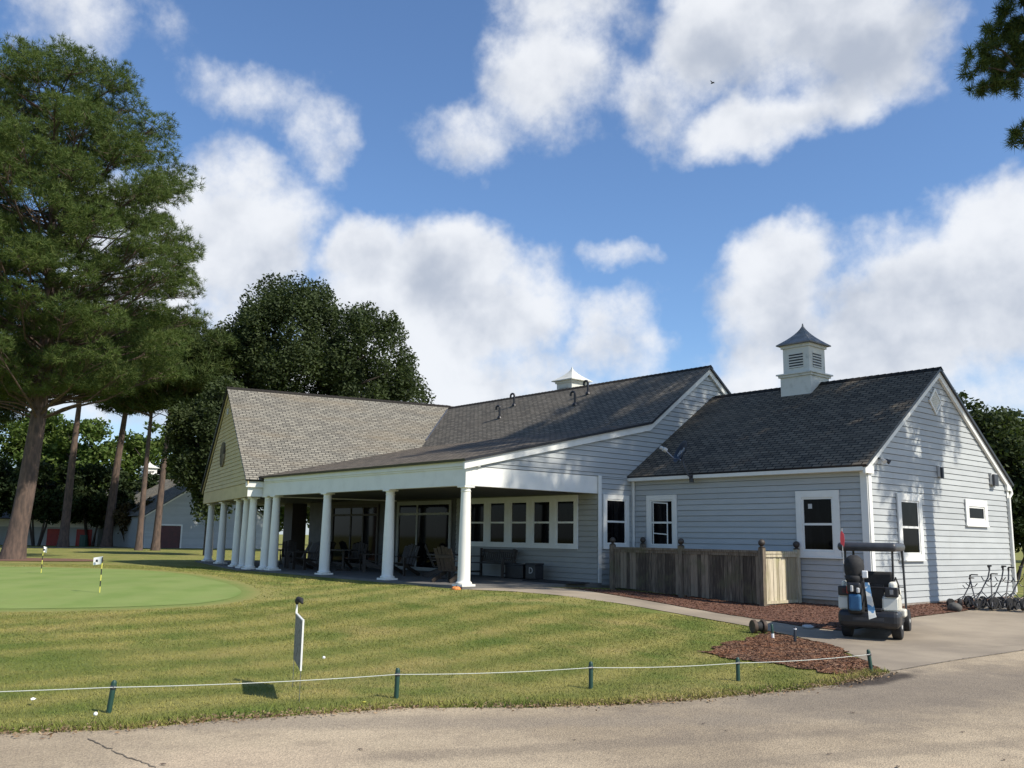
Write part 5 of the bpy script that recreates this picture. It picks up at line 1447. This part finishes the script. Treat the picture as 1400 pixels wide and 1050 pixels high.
pine('pine_tree', rb, [(0, 0, -.2), (-.05, .02, 6), (.1, 0, 12), (0, .1, 18), (0, 0, 25)], .30, (8.5, 25.0, 230, rreach), 'tall pine right of the frame, its dark needle tufts hanging into the top right corner', seed=23, tuft=(20, .22, .009), dens=2.6, keep=right_keep(rb), extra=ex, mt=M_NEED)
# group of pines behind the green
FP = [(-35.0, 72.6, 18.0, 12.0, .36, .2, 'pine with a straight pinkish trunk first right of the big pine'), (-33.0, 75.8, 18.5, 11.5, .38, .7, 'forked pine with a thick leaning trunk in the middle of the far row'),
      (-25.9, 64.7, 15.8, 10.0, .22, .1, 'slim dark pine trunk left of the barn cupola'), (-25.0, 65.4, 15.6, 10.3, .26, .3, 'slim pine right of the barn cupola leaning over the roof'),
      (-44.5, 74.0, 18.0, 9.5, .40, .5, 'pine with a pale trunk at the left edge behind the big pine')]
for i, (x, y, h, cb, r0, lean, lab) in enumerate(FP):
    clump_pine('pine_tree', G(x, y), [(0, 0, -.1), rot(lean * .4, 0, h * .35), rot(lean, .1, h * .7), rot(lean * 1.1, 0, h)], r0,
               [(cb, 3.2), (cb + 2, 5.6), (cb + 4.5, 5.2), (h + .6, 2.0)], 60, lab, M_NEEDD, 40 + i, (.9, 1.6), 60, (9, .45, .035))

def leaves(c, n, size, rg):
    nr = rg.normal(size=(n, 3)); nr[:, 2] = np.abs(nr[:, 2]) + .25; nr /= np.linalg.norm(nr, axis=1)[:, None]
    a = np.cross(nr, rg.normal(size=(n, 3))); a /= np.linalg.norm(a, axis=1)[:, None]; bb = np.cross(nr, a)
    L = size * rg.uniform(.6, 1.3, (n, 1)); W = L * .55
    return np.stack([c - a * L, c + bb * W - nr * L * .12, c + a * L, c - bb * W - nr * L * .12], 1).reshape(-1, 3)

def broadleaf(name, base, height, crown, label, mt, n=26000, size=.16, seed=1, trunks=1, lump=(.9, 1.7), nl=90, bark=M_BARKD, spire=0.0, cat='tree', clear=None):
    """crown: list of ellipsoids (cx,cy,cz,rx,ry,rz) in right/ahead/up metres from the base"""
    rg = np.random.default_rng(seed); r = random.Random(seed)
    root = empty(name, base, 0, label, cat)
    vol = np.array([e[3] * e[4] * e[5] for e in crown]); vol = vol / vol.sum()
    L = []
    for i in range(nl):
        e = crown[int(rg.choice(len(crown), p=vol))]
        d = rg.normal(size=3); d /= np.linalg.norm(d); q = rg.uniform(.45, 1.0) ** .5
        rad = rg.uniform(*lump)
        c = np.array(e[:3]) + d * np.array(e[3:]) * q * (1 - .35 * rad / max(e[3:]))
        L.append((c, rad))
    wts = np.array([l[1] ** 2 for l in L]); wts /= wts.sum()
    idx = rg.choice(len(L), n, p=wts)
    C = np.array([l[0] for l in L])[idx]; R = np.array([l[1] for l in L])[idx]
    d = rg.normal(size=(n, 3)); d /= np.linalg.norm(d, axis=1)[:, None]
    p = C + d * (R * rg.uniform(0, 1, n) ** .4)[:, None] * np.array([1, 1, .8 + spire])
    p += rg.normal(size=(n, 3)) * .10
    w = np.stack([p[:, 0] * .6505 - p[:, 1] * .7594, p[:, 0] * .7594 + p[:, 1] * .6505, p[:, 2]], 1)
    b = MB()
    cz = min(e[2] - e[5] * .5 for e in crown)
    for t in range(trunks):
        a = 2 * math.pi * t / max(1, trunks) + .4; sp = .0 if trunks == 1 else .25
        b0 = Vector((math.cos(a) * sp, math.sin(a) * sp, -.1)); tr = height * .022 / (trunks ** .5)
        topc = Vector((math.cos(a) * sp * 4, math.sin(a) * sp * 4, max(cz, height * .45)))
        b.tube([b0, b0.lerp(topc, .5) + Vector((r.uniform(-.1, .1), r.uniform(-.1, .1), 0)), topc], [tr * 1.25, tr, tr * .7], 10, False)
        for k in range(14 // trunks + 3):
            c = L[r.randrange(len(L))][0]; ctr = Vector(rot(*c))
            b.tube([topc.lerp(b0, r.uniform(0, .35)), topc.lerp(ctr, .5) + Vector((0, 0, .3)), ctr], [tr * .5, tr * .3, .02], 6, False)
    b.build('trunk', bark, root, 60)
    np_obj('crown', leaves(w, n, size, rg), 4, mt, root)
    return root

k_ = 1.22
broadleaf('broadleaf_tree', G(-17.9, 69.0), 21.5, [tuple(q * k_ for q in e_) for e_ in ((.9, 0, 11.7, 4.4, 4.4, 5.6), (5.4, 0, 10.6, 3.5, 4.0, 5.3), (-2.4, 0, 9.8, 3.4, 3.8, 4.6), (7.9, .5, 8.7, 2.2, 3.0, 3.4))], 'large dark oak rising behind the pavilion roof', M_OAK, 150000, .13, 61, 1, (.6, 1.4), 320, spire=.45)
broadleaf('broadleaf_tree', G(-17.4, 53.5), 10.5, [(-.2, 0, 6.6, 2.2, 2.8, 3.8), (.3, 0, 3.7, 1.5, 1.8, 1.4)], 'dark oak with low boughs left of the pavilion gable, in front of the barn', M_OAK, 46000, .115, 62, 1, (.45, 1.0), 110, spire=.3)
# dark multi-stemmed trees in front of the shed
for i, (x, y, h, w, lab) in enumerate(((-43.5, 74.0, 7.6, 3.6, 'dark multi stemmed tree in front of the shed, left of the far pine trunks'), (-38.6, 75.5, 7.2, 3.2, 'dark multi stemmed tree between the shed and the first far pine'), (-35.6, 78.6, 7.0, 3.0, 'dark spreading tree in front of the red doors'), (-48.5, 73.0, 8.0, 3.6, 'dark multi stemmed tree behind the big pine trunk'))):
    broadleaf('broadleaf_tree', G(x, y), h, [(0, 0, h * .62, w, w, h * .36), (w * .4, 0, h * .52, w * .7, w * .7, h * .22)], lab, M_HEDGE, 12000, .20, 70 + i, 4, (.6, 1.1), 60)
broadleaf('shrub', G(-31.8, 77.5), 3.8, [(0, 0, 2.5, 2.2, 1.8, 1.2), (1.4, 0, 2.9, 1.4, 1.3, .9)], 'small russet leaved tree in front of the barn wall', M_RUST, 6000, .15, 81, 3, (.4, .7), 40)
broadleaf('broadleaf_tree', G(-33.5, 86.5), 6.8, [(0, 0, 4.4, 3.0, 2.6, 2.2)], 'dark tree at the left end of the barn roof', M_HEDGE, 9000, .2, 83, 2, (.6, 1.0), 50)
# light green wood behind
LG = [(-66, 105, 18, 'pale green tree at the far left of the wood'), (-57, 108, 17, 'pale green tree behind the big pine trunk'), (-49.5, 106, 14.5, 'bright green tree between the first two far pines'), (-42.5, 110, 15.5, 'bright green round tree behind the forked pine'), (-36, 112, 15, 'bright green tree just behind the barn cupola'), (-29, 114, 15.5, 'green tree behind the ridge of the barn'), (-22, 110, 14, 'green tree beyond the barn, behind the low oak')]
for i, (x, y, h, lab) in enumerate(LG):
    broadleaf('broadleaf_tree', G(x, y), h, [(0, 0, h * .58, 4.8, 4.2, h * .42), (2.2, 0, h * .45, 3.6, 3.4, h * .34)], lab, M_LITE if i not in (0, 6) else M_OAK, 14000, .28, 90 + i, 1, (.9, 1.7), 70)
# trees right of the gable
broadleaf('broadleaf_tree', G(20.5, 43.5), 9.8, [(0, 0, 6.0, 3.4, 3.2, 3.2), (1.8, 0, 4.6, 3.2, 3.0, 3.4)], 'dark tree with ragged top just behind the right end of the clubhouse', M_OAK, 30000, .13, 101, 2, (.4, .9), 120)
broadleaf('broadleaf_tree', G(26.5, 46.5), 9.0, [(0, 0, 5.8, 3.2, 3.2, 3.0), (-2.0, 0, 4.4, 2.6, 2.6, 2.4)], 'dark tree at the right edge behind the clubhouse', M_OAK, 26000, .13, 102, 2, (.4, .9), 110)
broadleaf('broadleaf_tree', G(22.6, 42.0), 4.8, [(0, 0, 3.0, 2.2, 2.0, 1.7)], 'low dark tree right of the corner downspout', M_HEDGE, 12000, .11, 103, 3, (.4, .7), 60)
for i, (x, y, h) in enumerate(((36, 84, 9), (44, 86, 10), (52, 84, 9), (60, 90, 11), (-12, 118, 12), (0, 122, 12), (14, 122, 12), (26, 118, 12))):
    broadleaf('broadleaf_tree', G(x, y), h, [(0, 0, h * .58, 4.6, 4, h * .42)], 'dark tree in the distant wood behind the clubhouse', M_HEDGE, 5000, .35, 110 + i, 1, (.9, 1.7), 40)['group'] = 'trees of the distant wood'
